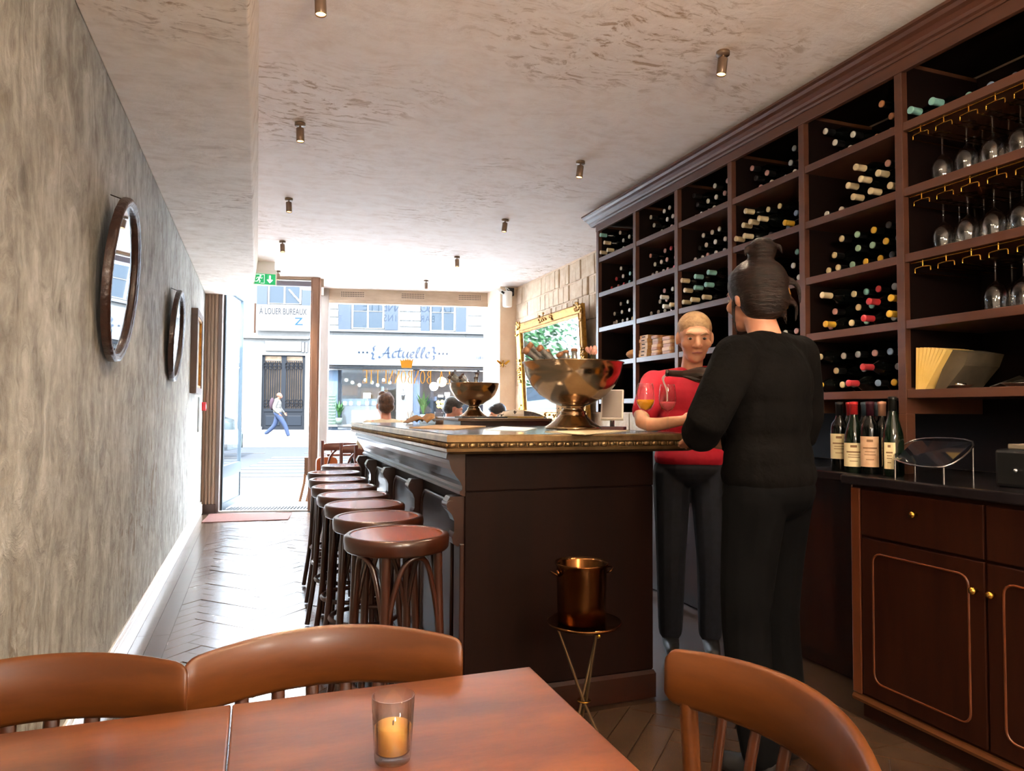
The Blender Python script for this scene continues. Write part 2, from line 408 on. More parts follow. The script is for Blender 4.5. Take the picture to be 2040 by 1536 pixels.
cor.sort(key=lambda q: -sum(1 for p in q[0] if p[0] < .5) - .1*(9-q[0][0][1]))
for P, kind in cor + oth:
    tilt = rnd.uniform(0, .0015)
    if cnt < 300:
        mb = MB(); mb.prism(P, (0, 0, -.008), (1,0,0), (0,1,0), UP, .008+tilt); ga, gb = rnd.uniform(-.005, .005), rnd.uniform(-.005, .005)
        for v in mb.v:
            if v.z > -.004: v.z += ga*(v.x-P[0][0])+gb*(v.y-P[0][1])
        mb.build('plank', m_parq if rnd.random() < .5 else m_parq2, floor); cnt += 1
    else: rest.prism(P, (0, 0, -.008), (1,0,0), (0,1,0), UP, .008+tilt)
if rest.v: rest.build('plank_field', m_parq, floor, kind='stuff')
y = .6
while y < 8.95:
    y1 = min(8.95, y+rnd.uniform(1.1, 1.5))
    MB().box((XL+.02, y+.001, -.008), (-.513, y1-.001, .0005)).build('border_plank', m_parq2, floor)
    y = y1
y = .9
while y < 8.9:
    y1 = min(8.9, y+rnd.uniform(.9, 1.3))
    MB().box((-.511, y+.001, -.008), (-.422, y1-.001, .0005)).build('border_plank', m_parq, floor)
    y = y1
mt = MB(); p = [at(401, 1042, Z=0), at(574, 1036, Z=0), at(582, 1022, Z=0), at(418, 1025, Z=0)]
mt.prism([(q.x, q.y) for q in p], (0, 0, .001), (1,0,0), (0,1,0), UP, .008)
tag(mt.build('door_mat', m_rubber), 'reddish brown door mat lying inside the open entrance', 'mat')

# ---------------------------------------------------------------- entrance door (recessed) and shop window
d1 = bpy.data.objects.new('door_1', None); COL.objects.link(d1); d1.location = fc(0, 0, 0); struct(d1)
MB_ = MB(); fbox(MB_, .0, .165, -.02, .10, .10, SOF+.25)
for k in range(4): fbox(MB_, .012+k*.04, .036+k*.04, -.045, -.02, .10, SOF+.25)
MB_.build('jamb_pilaster', m_frame, d1, bevel=.004)
fbox(MB(), -.0, .175, -.05, .1, 0, .10).build('pilaster_foot', M('foot_dark', '#4c3a32', rough=.6), d1)
fbox(MB(), .165, .205, -.03, .06, 0, CEIL).build('door_frame', wood('frame_brown', '#5b4a43', '#6d5a50', rough=.5, grain='z'), d1)
mb = MB(); fbox(mb, 1.235, 1.345, -.03, .09, 0, CEIL); fbox(mb, 1.255, 1.325, -.045, -.03, 0, CEIL)
mb.build('door_post', wood('post_wood', '#7d5a45', '#946f58', rough=.55, grain='z', coat=.05), d1, bevel=.005)
fbox(MB(), .205, 1.235, -.02, .05, 2.74, 2.80).build('head_bar', M('head_grey', '#6d6a74', rough=.5), d1)
fbox(MB(), .205, 1.235, -.03, .07, 2.82, CEIL+.02).build('top_rail', m_frame_h, d1)
fbox(MB(), .205, 1.235, .0, .07, -.02, .012).build('threshold', M('sill_stone', '#b9b6b0', rough=.5), d1)
# leaf: hinged on the left, swung outwards
hin = fc(.205, .05, 0); tip = at(475, 1000, Z=-.005); ld = (tip-hin); ld.z = 0; LW = ld.length; ld.normalize(); ln = Vector((ld.y, -ld.x, 0))
def lbox(mb, a0, a1, z0, z1, th=.022):
    mb.obox(hin+ld*((a0+a1)/2)+UP*((z0+z1)/2), ld, ln, UP, (a1-a0)/2, th, (z1-z0)/2); return mb
mb = MB(); lbox(mb, 0, .05, .01, 2.73); lbox(mb, LW-.03, LW, .01, 2.73); lbox(mb, .05, LW-.03, 2.68, 2.73); lbox(mb, .05, LW-.03, .40, .54); lbox(mb, .05, LW-.03, .01, .09)
leaf = mb.build('door_leaf', m_greymetal, d1, bevel=.003)
lbox(MB(), .05, LW-.03, .09, .40, .012).build('kick_panel', M('kick_metal', '#a9b8c2', rough=.35, tone=.13), leaf)
lbox(MB(), .05, LW-.03, .54, 2.68, .004).build('pane', m_glass, leaf)
MB().tube([hin+ld*(LW-.02)+ln*.03+UP*.95, hin+ld*(LW-.02)+ln*.05+UP*.97, hin+ld*(LW-.02)+ln*.05+UP*1.13, hin+ld*(LW-.02)+ln*.03+UP*1.15], .008).build('handle', m_chrome, leaf)
fbox(MB(), .205, 1.235, .012, .018, 2.80, 2.82).build('transom_pane', m_glass, d1)

w1 = bpy.data.objects.new('window_1', None); COL.objects.link(w1); TW = .765
S0 = (at(645, 700, Y=9.55)-F0).dot(E1); w1.location = fc(S0, TW, 0); struct(w1)
S1 = S0 + 2.3
fbox(MB(), S0-.06, S0+.05, TW-.05, TW+.06, 0, CEIL).build('left_stile', wood('stile_wood', '#8f8078', '#a5978c', rough=.5, grain='z'), w1, bevel=.004)
fbox(MB(), S1-.06, S1+.02, TW-.05, TW+.06, 0, CEIL).build('right_stile', M('stile_pale', '#b9a99a', rough=.5), w1, bevel=.004)
fbox(MB(), S0+.05, S1-.06, TW-.04, TW+.05, 2.69, CEIL+.02).build('header', m_frame_h, w1, bevel=.003)
fbox(MB(), S0+.05, S1-.06, TW-.055, TW+.05, 2.655, 2.70).build('head_rail', m_frame_h, w1, bevel=.003)
for sc in (S0+.36, S0+1.16, S0+1.93):
    g = fbox(MB(), sc-.16, sc+.16, TW-.044, TW-.040, 2.735, 2.815).build('vent_grille', M('vent_plate', '#b39d88', rough=.6), w1)
    h = MB()
    for i in range(14):
        for k in range(3): fbox(h, sc-.15+i*.022, sc-.139+i*.022, TW-.0475, TW-.0435, 2.745+k*.025, 2.757+k*.025)
    h.build('vent_holes', m_joint, g, kind='stuff')
fbox(MB(), S0+.05, S1-.06, TW-.004, TW+.004, .35, 2.66).build('pane', m_glass, w1)
fbox(MB(), S0-.06, S1, TW-.09, TW+.09, 0, .35).build('sill', m_white, w1, bevel=.004)
# glazed return between the door post and the window
ra = fc(1.345, .06, 0); rb = fc(S0-.05, TW-.03, 0); rd = (rb-ra); RL = rd.length; rd.normalize(); rn = Vector((rd.y, -rd.x, 0))
MB().obox(ra+rd*RL/2+UP*1.55, rd, rn, UP, RL/2, .004, 1.2).build('return_pane', m_glass, w1)
MB().obox(ra+rd*RL/2+UP*.175, rd, rn, UP, RL/2, .03, .175).build('return_sill', m_white, w1)
MB().obox(ra+rd*RL/2+UP*2.80, rd, rn, UP, RL/2, .03, .05).build('return_head', m_frame_h, w1)

# gilt lettering on the glass, read from the street (so it is mirrored from inside)
def serif(mb, ch, x, o, ex, ey, wd, ht, mi=0):
    T, t = .17*wd, .045*wd*1.4
    def ln(a, b, wdt): stroke(mb, [(x+a[0]*wd, a[1]*ht), (x+b[0]*wd, b[1]*ht)], wdt, o, ex, ey, mi=mi)
    def arc(cx, cy, rx, ry, a0, a1, wd0, wd1):
        n = 14; P = []
        for i in range(n+1):
            a = a0+(a1-a0)*i/n; P.append((a, wd0+(wd1-wd0)*abs(math.cos(a))))
        for i in range(n):
            a, w0 = P[i]; b, w1_ = P[i+1]
            stroke(mb, [(x+(cx+rx*math.cos(a))*wd, (cy+ry*math.sin(a))*ht), (x+(cx+rx*math.cos(b))*wd, (cy+ry*math.sin(b))*ht)], (w0+w1_)/2, o, ex, ey, mi=mi)
    def ser(cx, y): ln((cx-.16, y), (cx+.16, y), t)
    if ch == 'L': ln((.2, 0), (.2, 1), T); ser(.2, 1); ln((.05, .01), (.85, .01), t); ln((.83, 0), (.83, .2), t)
    elif ch == 'A': ln((.12, 0), (.5, 1), t); ln((.5, 1), (.85, 0), T); ln((.27, .33), (.7, .33), t); ser(.12, 0); ser(.85, 0)
    elif ch == 'B': ln((.2, 0), (.2, 1), T); arc(.3, .76, .4, .24, -PI/2, PI/2, t, T); arc(.3, .26, .5, .26, -PI/2, PI/2, t, T); ln((.05, .99), (.32, .99), t); ln((.05, .01), (.32, .01), t); ln((.2, .52), (.32, .52), t)
    elif ch == 'O': arc(.5, .5, .38, .48, 0, 2*PI, t, T)
    elif ch == 'N': ln((.14, 0), (.14, 1), t); ln((.14, 1), (.84, 0), T); ln((.84, 0), (.84, 1), t); ser(.14, 0); ser(.84, 1)
    elif ch == 'E': ln((.2, 0), (.2, 1), T); ln((.05, .99), (.8, .99), t); ln((.05, .01), (.85, .01), t); ln((.2, .52), (.62, .52), t); ln((.79, .8), (.79, 1), t); ln((.84, 0), (.84, .2), t)
    elif ch == 'T': ln((.5, 0), (.5, 1), T); ln((.08, .99), (.92, .99), t); ln((.09, .8), (.09, 1), t); ln((.91, .8), (.91, 1), t); ser(.5, 0)
oo = fc(S0, TW-.0055, 0)
def glass_line(word, px0, px1, y0, y1, mat, ser=True, name='lettering'):
    a = plane_pt(px0, y0); b = plane_pt(px1, y0); c = plane_pt(px0, y1)
    ht = a.z-c.z; wtot = (b-a).dot(E1)
    mb = MB(); n = len(word); step = wtot/n
    org = Vector((b.x, b.y, c.z))
    for i, ch in enumerate(word):
        if ch != ' ':
            if ser: serif(mb, ch, i*step, org, -E1, UP, step*.92, ht)
            else: flat_text(mb, ch, org - E1*(i+.5)*step + UP*ht/2, -E1, UP, ht*1.35, .8)
    return mb.build(name, mat, w1)
def plane_pt(x, y, t=TW-.0055):
    d = ray(x, y); return CAM + d*(((F0+E2*t)-CAM).dot(E2)/d.dot(E2))
glass_line('LA BONBONNETTE', 720, 898, 737, 763, m_goldink)
m_etch = thin_glass('etched_film', (.62, .66, .70, 1), .3)
glass_line('LA BONBONNETTE', 722, 902, 601, 621, m_etch, False)
glass_line('BAR \u00c0 VINS', 762, 868, 627, 641, m_etch, False)
# crown emblem on the glass
cp = plane_pt(810, 733); k = (plane_pt(822, 733)-plane_pt(798, 733)).length/24
pts = [(-10, 0), (10, 0), (12.5, 13), (13.5, 18), (10, 14.5), (7.5, 15), (7, 18.5), (5, 15), (3, 16), (2.2, 22), (1, 16), (-1, 16), (-2.5, 20), (-4, 15.5), (-5.5, 16), (-7, 19.5), (-8, 15), (-10, 15), (-13, 20), (-12, 12)]
MB().add([cp - E1*x*k + UP*y*k for x, y in pts], [tuple(range(len(pts)))]).build('crown_emblem', m_goldink, w1)
# ---------------------------------------------------------------- the street
TB = 25.6
TONE[0] = .56
m_pave = M('paving', '#c9cbcf', '#d4d6d9', rough=.8, scale=3, bump=.2, bscale=40)
TONE[0] = .09
m_road = M('asphalt', '#5f656f', '#6a707a', rough=.85, scale=20, bump=.2)
m_line = M('road_paint', '#efefef', rough=.7, tone=.022)
TONE[0] = .15
m_stone = M('pale_stone', '#dcdad5', '#e6e4df', tone=.085, rough=.85, scale=2, bump=.15, bscale=20)
m_stone2 = M('grey_stone', '#8d8f94', rough=.8)
m_blue = M('blue_grey_paint', '#5c6c86', rough=.6)
m_dblue = M('dark_grey_blue', '#2b323c', rough=.5)
m_shut = M('shutter_grey', '#566070', rough=.7)
m_pane_far = M('far_window_pane', '#4c5864', rough=.12, spec=.6)
def gz(t): return 0 if t < 4.6 else (-.1+.012*(t-4.6) if t < 15.0 else .12+(t-15)*.0175)
pv = struct(MB().obox(fc(8, 2.2, -.1), E1, E2, UP, 26, 2.4, .06).build('pavement', M('pave_joint', '#85878a', rough=.9, tone=.06)))
for i in range(9):
    for j in range(5):
        s0 = -2.2+i*.78+(j % 2)*.3; t0 = .55+j*.8
        if s0 > 1.25 and t0 < .9: continue
        mb = MB(); fbox(mb, s0+.006, s0+.774, t0+.006, t0+.794, -.05, -.012); mb.build('paving_slab', m_pave, pv, bevel=.004, seg=1)
gr = thing('doorway_grating', 'grey slotted metal grating set in the ground outside the open door', 'grating', fc(.7, .3, -.02))
fbox(MB(), .2, 1.24, .09, .53, -.04, -.02).build('tray', m_dblue, gr)
for i in range(26): fbox(MB(), .215+i*.0395, .235+i*.0395, .11, .51, -.02, -.004).build('bar', M('grate_bar', '#b9bcc0', rough=.4), gr)
rd_ = MB(); A = [fc(-18, 4.55, -.1), fc(34, 4.55, -.1), fc(34, 15, gz(14.99)), fc(-18, 15, gz(14.99))]
rd_.add(A+[p-UP*.1 for p in A], [(0,1,2,3), (7,6,5,4), (0,4,5,1), (1,5,6,2), (2,6,7,3), (3,7,4,0)])
road = struct(rd_.build('road', m_road))
def road_rect(s0, s1, t0, t1, name):
    P = [fc(s0, t0, gz(t0)+.002), fc(s1, t0, gz(t0)+.002), fc(s1, t1, gz(t1)+.002), fc(s0, t1, gz(t1)+.002)]
    MB().add(P+[p+UP*.006 for p in P], [(3,2,1,0), (4,5,6,7), (0,1,5,4), (1,2,6,5), (2,3,7,6), (3,0,4,7)]).build(name, m_line, road)
for k in range(8): road_rect(-1.2, 3.2, 4.75+k*.78, 5.20+k*.78, 'crossing_stripe')
for s in (-3.2, -.6, 2.0, 4.6, 7.2): road_rect(s, s+1.5, 11.9, 12.05, 'lane_dash')
sw = MB(); A = [fc(-18, 15, .12), fc(34, 15, .12), fc(34, TB+.3, gz(TB)), fc(-18, TB+.3, gz(TB))]
sw.add(A+[p-UP*.2 for p in A], [(0,1,2,3), (7,6,5,4), (0,4,5,1), (1,5,6,2), (2,6,7,3), (3,7,4,0)])
struct(sw.build('far_pavement', M('far_paving', '#a9a9ab', rough=.8)))
struct(fbox(MB(), -18, 34, 14.82, 15.0, -.05, .125).build('kerb', m_stone2, bevel=.02))

# opposite house
bl = bpy.data.objects.new('opposite_house', None); COL.objects.link(bl); bl.location = fc(4, TB, gz(TB))
tag(bl, 'pale stone house across the street with tall windows above the shops', 'building')
GZ = gz(TB)
def bp(x, y, off=0.0):
    d = ray(x, y); return CAM + d*(((F0+E2*(TB-off))-CAM).dot(E2)/d.dot(E2))
def st(x, y, off=0.0):
    p = bp(x, y, off); return (p-F0).dot(E1), p.z
def rect(mb, x0, y0, x1, y1, off=0.0, th=.1, mi=0):
    """box standing on the house front, seen at these picture bounds; off = how far its front stands before the wall"""
    s0, z1 = st(x0, y0, off); s1, z0 = st(x1, y1, off); fbox(mb, s0, s1, TB-off, TB-off+th, z0, z1, mi); return mb
SL = st(640, 700)[0]
fbox(MB(), -16, SL-.0, TB+.25, TB+.6, GZ-.2, 11).build('left_wall', m_stone, bl)
sa, za = st(522, 707); sb, zb = st(606, 855)
mb = MB(); fbox(mb, -16, sa, TB, TB+.25, GZ-.2, 11); fbox(mb, sb, SL, TB, TB+.25, GZ-.2, 11); fbox(mb, sa, sb, TB, TB+.25, za, 11)
mb.build('left_front', m_stone, bl)
_, zaw = st(800, 735)
fbox(MB(), SL, 30, TB, TB+.6, zaw, 11).build('upper_front', m_stone, bl)
# stone courses
for (x0, x1, ys) in ((651, 674, (600, 616, 632, 648)), (796, 838, (606, 622, 640, 652)), (932, 960, (610, 630, 650))):
    for a, b in zip(ys[:-1], ys[1:]): rect(MB(), x0, a+.8, x1, b-.8, .05, .05).build('stone_course', m_stone, bl, bevel=.02)
rect(MB(), 648, 660, 1150, 666, .30, .3).build('ledge', m_stone2, bl, bevel=.03)
rect(MB(), 478, 668, 616, 676, .25, .25).build('cornice', m_stone, bl, bevel=.04)
rect(MB(), 528, 679, 600, 700, .12, .12).build('lintel_panel', m_stone, bl, bevel=.02)
for x in (601, 608): rect(MB(), x, 681, x+5, 702, .1, .1).build('bracket', m_stone2, bl, bevel=.02)
rect(MB(), 500, 850, 521, 862, .1, .1).build('plinth', m_stone2, bl); rect(MB(), 607, 850, 640, 862, .1, .1).build('plinth', m_stone2, bl)
def far_window(x0, x1, y0, y1, nx, ny, sh=()):
    f = MB(); rect(f, x0, y0, x1, y0+2.5, .06, .06); rect(f, x0, y1-2.5, x1, y1, .06, .06)
    for i in range(nx+1):
        xx = x0+(x1-x0-2.6)*i/nx; rect(f, xx, y0, xx+2.6, y1, .06, .06)
    for k in range(1, ny): yy = y0+(y1-y0)*k/ny; rect(f, x0, yy-1, x1, yy+1, .06, .06)
    w = f.build('window', M('far_frame_white', '#e8e8e6', tone=.085, rough=.6), bl)
    for i in range(nx):
        for k in range(ny):
            a0 = x0+(x1-x0)*i/nx+1.5; a1 = x0+(x1-x0)*(i+1)/nx-1.2; b0 = y0+(y1-y0)*k/ny+1; b1 = y0+(y1-y0)*(k+1)/ny-1
            rect(MB(), a0, b0, a1, b1, .03, .02).build('pane', m_pane_far, w)
    for (a, b) in sh: rect(MB(), a, y0, b, y1+3, .10, .04).build('shutter', m_shut, bl, bevel=.01)
far_window(701, 765, 585, 655, 2, 2, ((675, 699), (767, 792)))
far_window(857, 907, 585, 660, 2, 2, ((839, 855), (909, 928)))
far_window(534, 600, 560, 606, 2, 1, ((512, 532), (602, 622)))
b0 = bp(576, 577, .08); b1 = bp(598, 602, .08); MB().tube([b0, b1], .03, 5).build('stair_rail', m_white, bl)

# carved carriage door
dd = bpy.data.objects.new('door', None); COL.objects.link(dd); dd.parent = bl; dd.location = fc((sa+sb)/2, TB+.2, GZ) - bl.location
m_iron = M('old_iron', '#1c2028', rough=.5); m_doorp = M('door_paint', '#2a2f37', rough=.5); m_inside = M('door_glass_dim', '#6b5c4a', '#8a7460', rough=.2, scale=2, tone=.45)
rect(MB(), 522, 707, 606, 856, -.2, .02).build('glass', m_inside, dd)
fr = MB(); rect(fr, 522, 707, 525, 856, -.1, .1); rect(fr, 603, 707, 606, 856, -.1, .1); rect(fr, 522, 707, 606, 710, -.1, .1); rect(fr, 561, 707, 568, 856, -.1, .1)
for a, b in ((525, 561), (568, 603)):
    rect(fr, a, 820, b, 856, -.12, .05); rect(fr, a, 718, b, 720, -.1, .04); rect(fr, a, 814, b, 820, -.08, .08)
fr.build('frame', m_doorp, dd)
for a, b in ((529, 557), (572, 600)): rect(MB(), a, 828, b, 848, -.09, .04).build('lower_panel', m_dblue, dd, bevel=.02)
bars = MB()
for a, b in ((525, 561), (568, 603)):
    n = 8
    for i in range(1, n): xx = a+(b-a)*i/n; rect(bars, xx-.45, 720, xx+.45, 814, -.08, .03)
    for i in range(4):
        xx = a+(b-a)*(i+.5)/4
        for yy in (726, 732, 806, 800): 
            c = bp(xx, yy, -.07); bars.tube([c+E1*.09*math.cos(q)+UP*.09*math.sin(q) for q in [2*PI*j/10 for j in range(10)]], .02, 4, closed=True)
bars.build('iron_grille', m_iron, dd)

# banner over the door
bn = thing('rental_banner', 'white banner reading offices to let in French above the carriage door', 'banner', bp(560, 662, .2))
rect(MB(), 509, 606, 640, 661, .35, .05).build('board', M('banner_white', '#f2f1ee', tone=.04, rough=.6), bn)
rect(MB(), 506.5, 604, 509, 663, .37, .08).build('side_post', M('banner_post', '#4f3a2e', rough=.7), bn)
tx = MB(); o = bp(564, 621, .36); wd = (bp(614, 621, .36)-bp(514, 621, .36)).length
flat_text(tx, '\u00c0 LOUER BUREAUX', o, E1, UP, .42, wd/(.42*9.35)); tx.build('lettering', M('banner_ink', '#3a3c42', rough=.7), bn)
tx = MB(); flat_text(tx, 'Z', bp(595, 641, .36), E1, UP, .5, 1.2); tx.build('logo', M('banner_blue', '#1f4f86', rough=.6), bn)

# shop sign
sg = thing('shop_sign', 'long white shop sign with blue italic lettering across the street', 'shop sign', bp(800, 734, .6))
rect(MB(), 646, 667, 1150, 733.5, .55, .5).build('board', M('sign_white', '#c3cad6', '#dde2ea', tone=.055, rough=.5, scale=1.5), sg)
rect(MB(), 646, 733.5, 1150, 737, .58, .5).build('under_shadow', M('sign_shadow', '#1f242b', rough=.6), sg)  # dark strip drawn in as the shadow line under the sign
tx = MB(); o = bp(782, 712, .56); u_ = (bp(850, 712, .56)-o).length/68   # one picture pixel there, in metres
def cal(pts, dx, nib=(1.5, 1.25)): 
    P = [(p.x+dx, p.y) for p in cr([(a, b, 0) for a, b in pts], 6)]
    stroke(tx, [(a*u_, b*u_) for a, b in P], 0, o, E1, UP, nib=(nib[0]*u_, nib[1]*u_))
cal([(-27, 2), (-25, -1), (-20, 2), (-13, 12), (-8, 21)], 0); cal([(-8, 21), (-9, 10), (-8, 0), (-4, 0)], 0); cal([(-20, 7), (-13, 8), (-6, 8)], 0)
cal([(9, 11), (5, 12), (1, 6), (2, 0), (8, 1)], -1)
cal([(15, 19), (12, 8), (12, 1), (17, 1)], 0); cal([(9, 13), (14, 13), (19, 14)], 0)
cal([(22, 12), (20, 4), (22, 0), (27, 3), (31, 12)], 0); cal([(31, 12), (29, 4), (30, 0), (34, 2)], 0)
for dx in (0, 31):
    cal([(36, 5), (41, 7), (42, 11), (38, 11), (35, 5), (38, 0), (43, 2)], dx)
cal([(45, 1), (49, 8), (54, 19), (51, 20), (47, 8), (48, 0), (52, 1)], 0); cal([(55, 1), (59, 8), (64, 19), (61, 20), (57, 8), (58, 0), (62, 1)], 0)
cal([(-34, 22), (-38, 20), (-37, 13), (-41, 9), (-38, 5), (-40, -2), (-36, -4)], 0); cal([(79, 22), (83, 20), (82, 13), (86, 9), (82, 5), (83, -2), (79, -4)], 0)
for x in (-66, -58, -50, 93, 101, 109):
    tx.lathe([(0, 0), (1.9*u_, 0)], o+E1*x*u_+UP*9*u_, -E2, n=10)
flat_text(tx, '158 N', bp(957, 713, .56), E1, UP, 7.5*u_)
tx.build('lettering', M('sign_blue', '#36475f', rough=.6), sg)

# the shop below the sign
sh = bpy.data.objects.new('shopfront', None); COL.objects.link(sh); sh.location = bp(800, 860, 0)
tag(sh, 'pale blue shopfront with a bright counter inside, across the street', 'shopfront')
m_lb = M('pale_blue_paint', '#74889c', rough=.6); m_sage = M('sage_shutter', '#758a7c', rough=.7); m_in = M('shop_inside', '#4a443c', rough=.8); m_oak = M('shop_wood', '#a5773f', '#8a5f2f', rough=.5, scale=4, stretch=(6, 6, 1))
s0, _ = st(648, 740); s1, _ = st(790, 740); s2, _ = st(836, 740); s3 = s2+7
fbox(MB(), s0, s1, TB+4.5, TB+4.6, GZ, zaw+.1).build('back_wall', m_in, sh)
fbox(MB(), s0, s1, TB+.1, TB+4.5, zaw, zaw+.1).build('shop_ceiling', m_in, sh)
fbox(MB(), s0, s1, TB+.1, TB+4.5, GZ-.02, GZ+.02).build('shop_floor', m_stone2, sh)
rect(MB(), 648, 737, 672, 856, .05, .3).build('pilaster', m_lb, sh, bevel=.03)
q = rect(MB(), 653, 785, 669, 848, .10, .05).build('shutter', m_sage, sh)
for k in range(10): rect(MB(), 654, 787+k*6, 668, 790+k*6, .13, .03).build('slat', m_sage, q)
rect(MB(), 672, 737, 680, 846, .0, .15).build('door_jamb', m_dblue, sh)
rect(MB(), 680, 748, 788, 751, .0, .1).build('transom', m_dblue, sh)
rect(MB(), 760, 770, 764, 846, .0, .08).build('mullion', m_lb, sh)
rect(MB(), 650, 846, 700, 850, .35, .4).build('step', m_stone, sh)
rect(MB(), 655, 856, 676, 868, .15, .2).build('base_stone', m_blue, sh, bevel=.02); rect(MB(), 678, 856, 705, 868, .15, .2).build('base_stone', m_blue, sh, bevel=.02)
rect(MB(), 790, 737, 822, 850, .2, .5).build('pillar', m_stone, sh, bevel=.03); rect(MB(), 822, 737, 836, 850, .1, .3).build('blue_pilaster', m_blue, sh, bevel=.02)
rect(MB(), 680, 737, 788, 846, .02, .02).build('shop_pane', thin_glass('shop_glass', (.9, .93, .95, 1), .12), sh)
rect(MB(), 678, 768, 712, 788, -3.6, .1).build('wood_panel', m_oak, sh, bevel=.02); rect(MB(), 718, 772, 772, 797, -4, .1).build('wood_panel', m_oak, sh, bevel=.02)
ct = rect(MB(), 679, 808, 762, 846, -1.2, .8).build('counter', M('counter_white', '#d9d3cd', '#c6beb6', rough=.4, scale=3, stretch=(6, 6, 1)), sh)
rect(MB(), 679, 794, 762, 807, -1.5, .4).build('display_case', M('case_glass', '#c3d0d6', rough=.1), sh)
for x in (684, 696, 712, 728, 742, 752): rect(MB(), x, 800, x+6, 807, -1.45, .02).build('price_card', m_white, sh)
for i, x in enumerate((690, 702, 716, 728, 741, 752, 764, 776)): MB().ball(bp(x, 757+(i % 3)*5, -2.2), .09, nu=8, nv=6).build('shop_lamp', M('shop_lamp_glow', '#fff0d0', emit='#fff0d0', estr=.7), sh)
mn = thing('menu_board', 'small white menu board on a stand in front of the shop opposite', 'menu board', bp(731, 850, 1.2))
rect(MB(), 724, 783, 738, 793, 1.2, .03).build('board', m_white, mn); rect(MB(), 730.4, 793, 731.6, 848, 1.2, .03).build('post', m_black, mn); rect(MB(), 727, 848, 735, 850.5, 1.3, .3).build('foot', m_black, mn)
wl = thing('wall_lantern', 'small black wall lantern on the white pillar across the street', 'lantern', bp(803, 797, .3))
MB().tube([bp(803, 775, .22), bp(803, 780, .4), bp(803, 783, .42)], .025, 6).build('arm', m_black, wl); MB().lathe([(.03, .12), (.11, 0), (.1, -.02), (.06, -.22), (0, -.24)], bp(803, 787, .42), n=10).build('shade', m_black, wl)
# darker shop on the right
dr = thing('dark_shopfront', 'dark glazed shopfront right of the white pillar across the street', 'shopfront', fc(s2+3, TB, GZ))
rect(MB(), 836, 738, 1150, 846, -.4, .1).build('back_glass', M('dark_shop_glass', '#1b222a', '#2c353e', rough=.15, scale=1.2), dr)
for x in (836, 858, 904, 950, 1000, 1050): rect(MB(), x, 738, x+5, 856, .0, .12).build('mullion', m_dblue, dr)
rect(MB(), 836, 762, 1150, 766, .0, .12).build('transom', m_dblue, dr); rect(MB(), 836, 834, 1150, 858, .0, .3).build('stall_riser', m_dblue, dr)
for (a, b, c, d) in ((857, 790, 870, 799), (873, 787, 883, 791), (886, 782, 896, 788), (888, 790, 895, 796)): rect(MB(), a, b, c, d, -.28, .02).build('notice', m_blue if a == 857 else m_white, dr)
for (x, y) in ((873, 802), (881, 801), (874, 809), (881, 810)): MB().ball(bp(x, y, -.25), .11, nu=8, nv=6).build('lamp', M('shop_lamp_gold', '#ffd27a', emit='#ffcf70', estr=.8), dr)
m_leaf = M('plant_leaf', '#2a5528', '#40703a', rough=.5, scale=8); m_pot = M('pot_clay', '#7c8a80', rough=.7)
def plant(name, label, px, py, off, h, n, seed):
    r = random.Random(seed); b = bp(px, py, off); t = thing(name, label, 'plant', b)
    MB().lathe([(.13, 0), (.17, .3), (.15, .3), (.14, .26)], b, n=12).build('pot', m_pot, t)
    for i in range(n):
        a = r.uniform(0, 6.3); l = h*r.uniform(.6, 1); dx = Vector((math.cos(a), math.sin(a), 0)); sd = Vector((-dx.y, dx.x, 0))
        P = [b+UP*.26, b+UP*(.26+l*.5)+dx*.1*h, b+UP*(.26+l*.9)+dx*.3*h]
        mb = MB(); w_ = .07*h
        mb.add([P[0]-sd*.01, P[0]+sd*.01, P[1]-sd*w_, P[1]+sd*w_, P[2], P[1]+UP*.01], [(0, 1, 3, 5, 2), (2, 5, 3, 4)]); mb.build('leaf', m_leaf, t)
plant('potted_plant', 'tall green potted plant beside the pale blue shop door opposite', 675, 845, .5, 1.0, 11, 1)
plant('potted_plant', 'spiky green plant before the dark shopfront across the street', 843, 838, .7, 1.3, 14, 2)

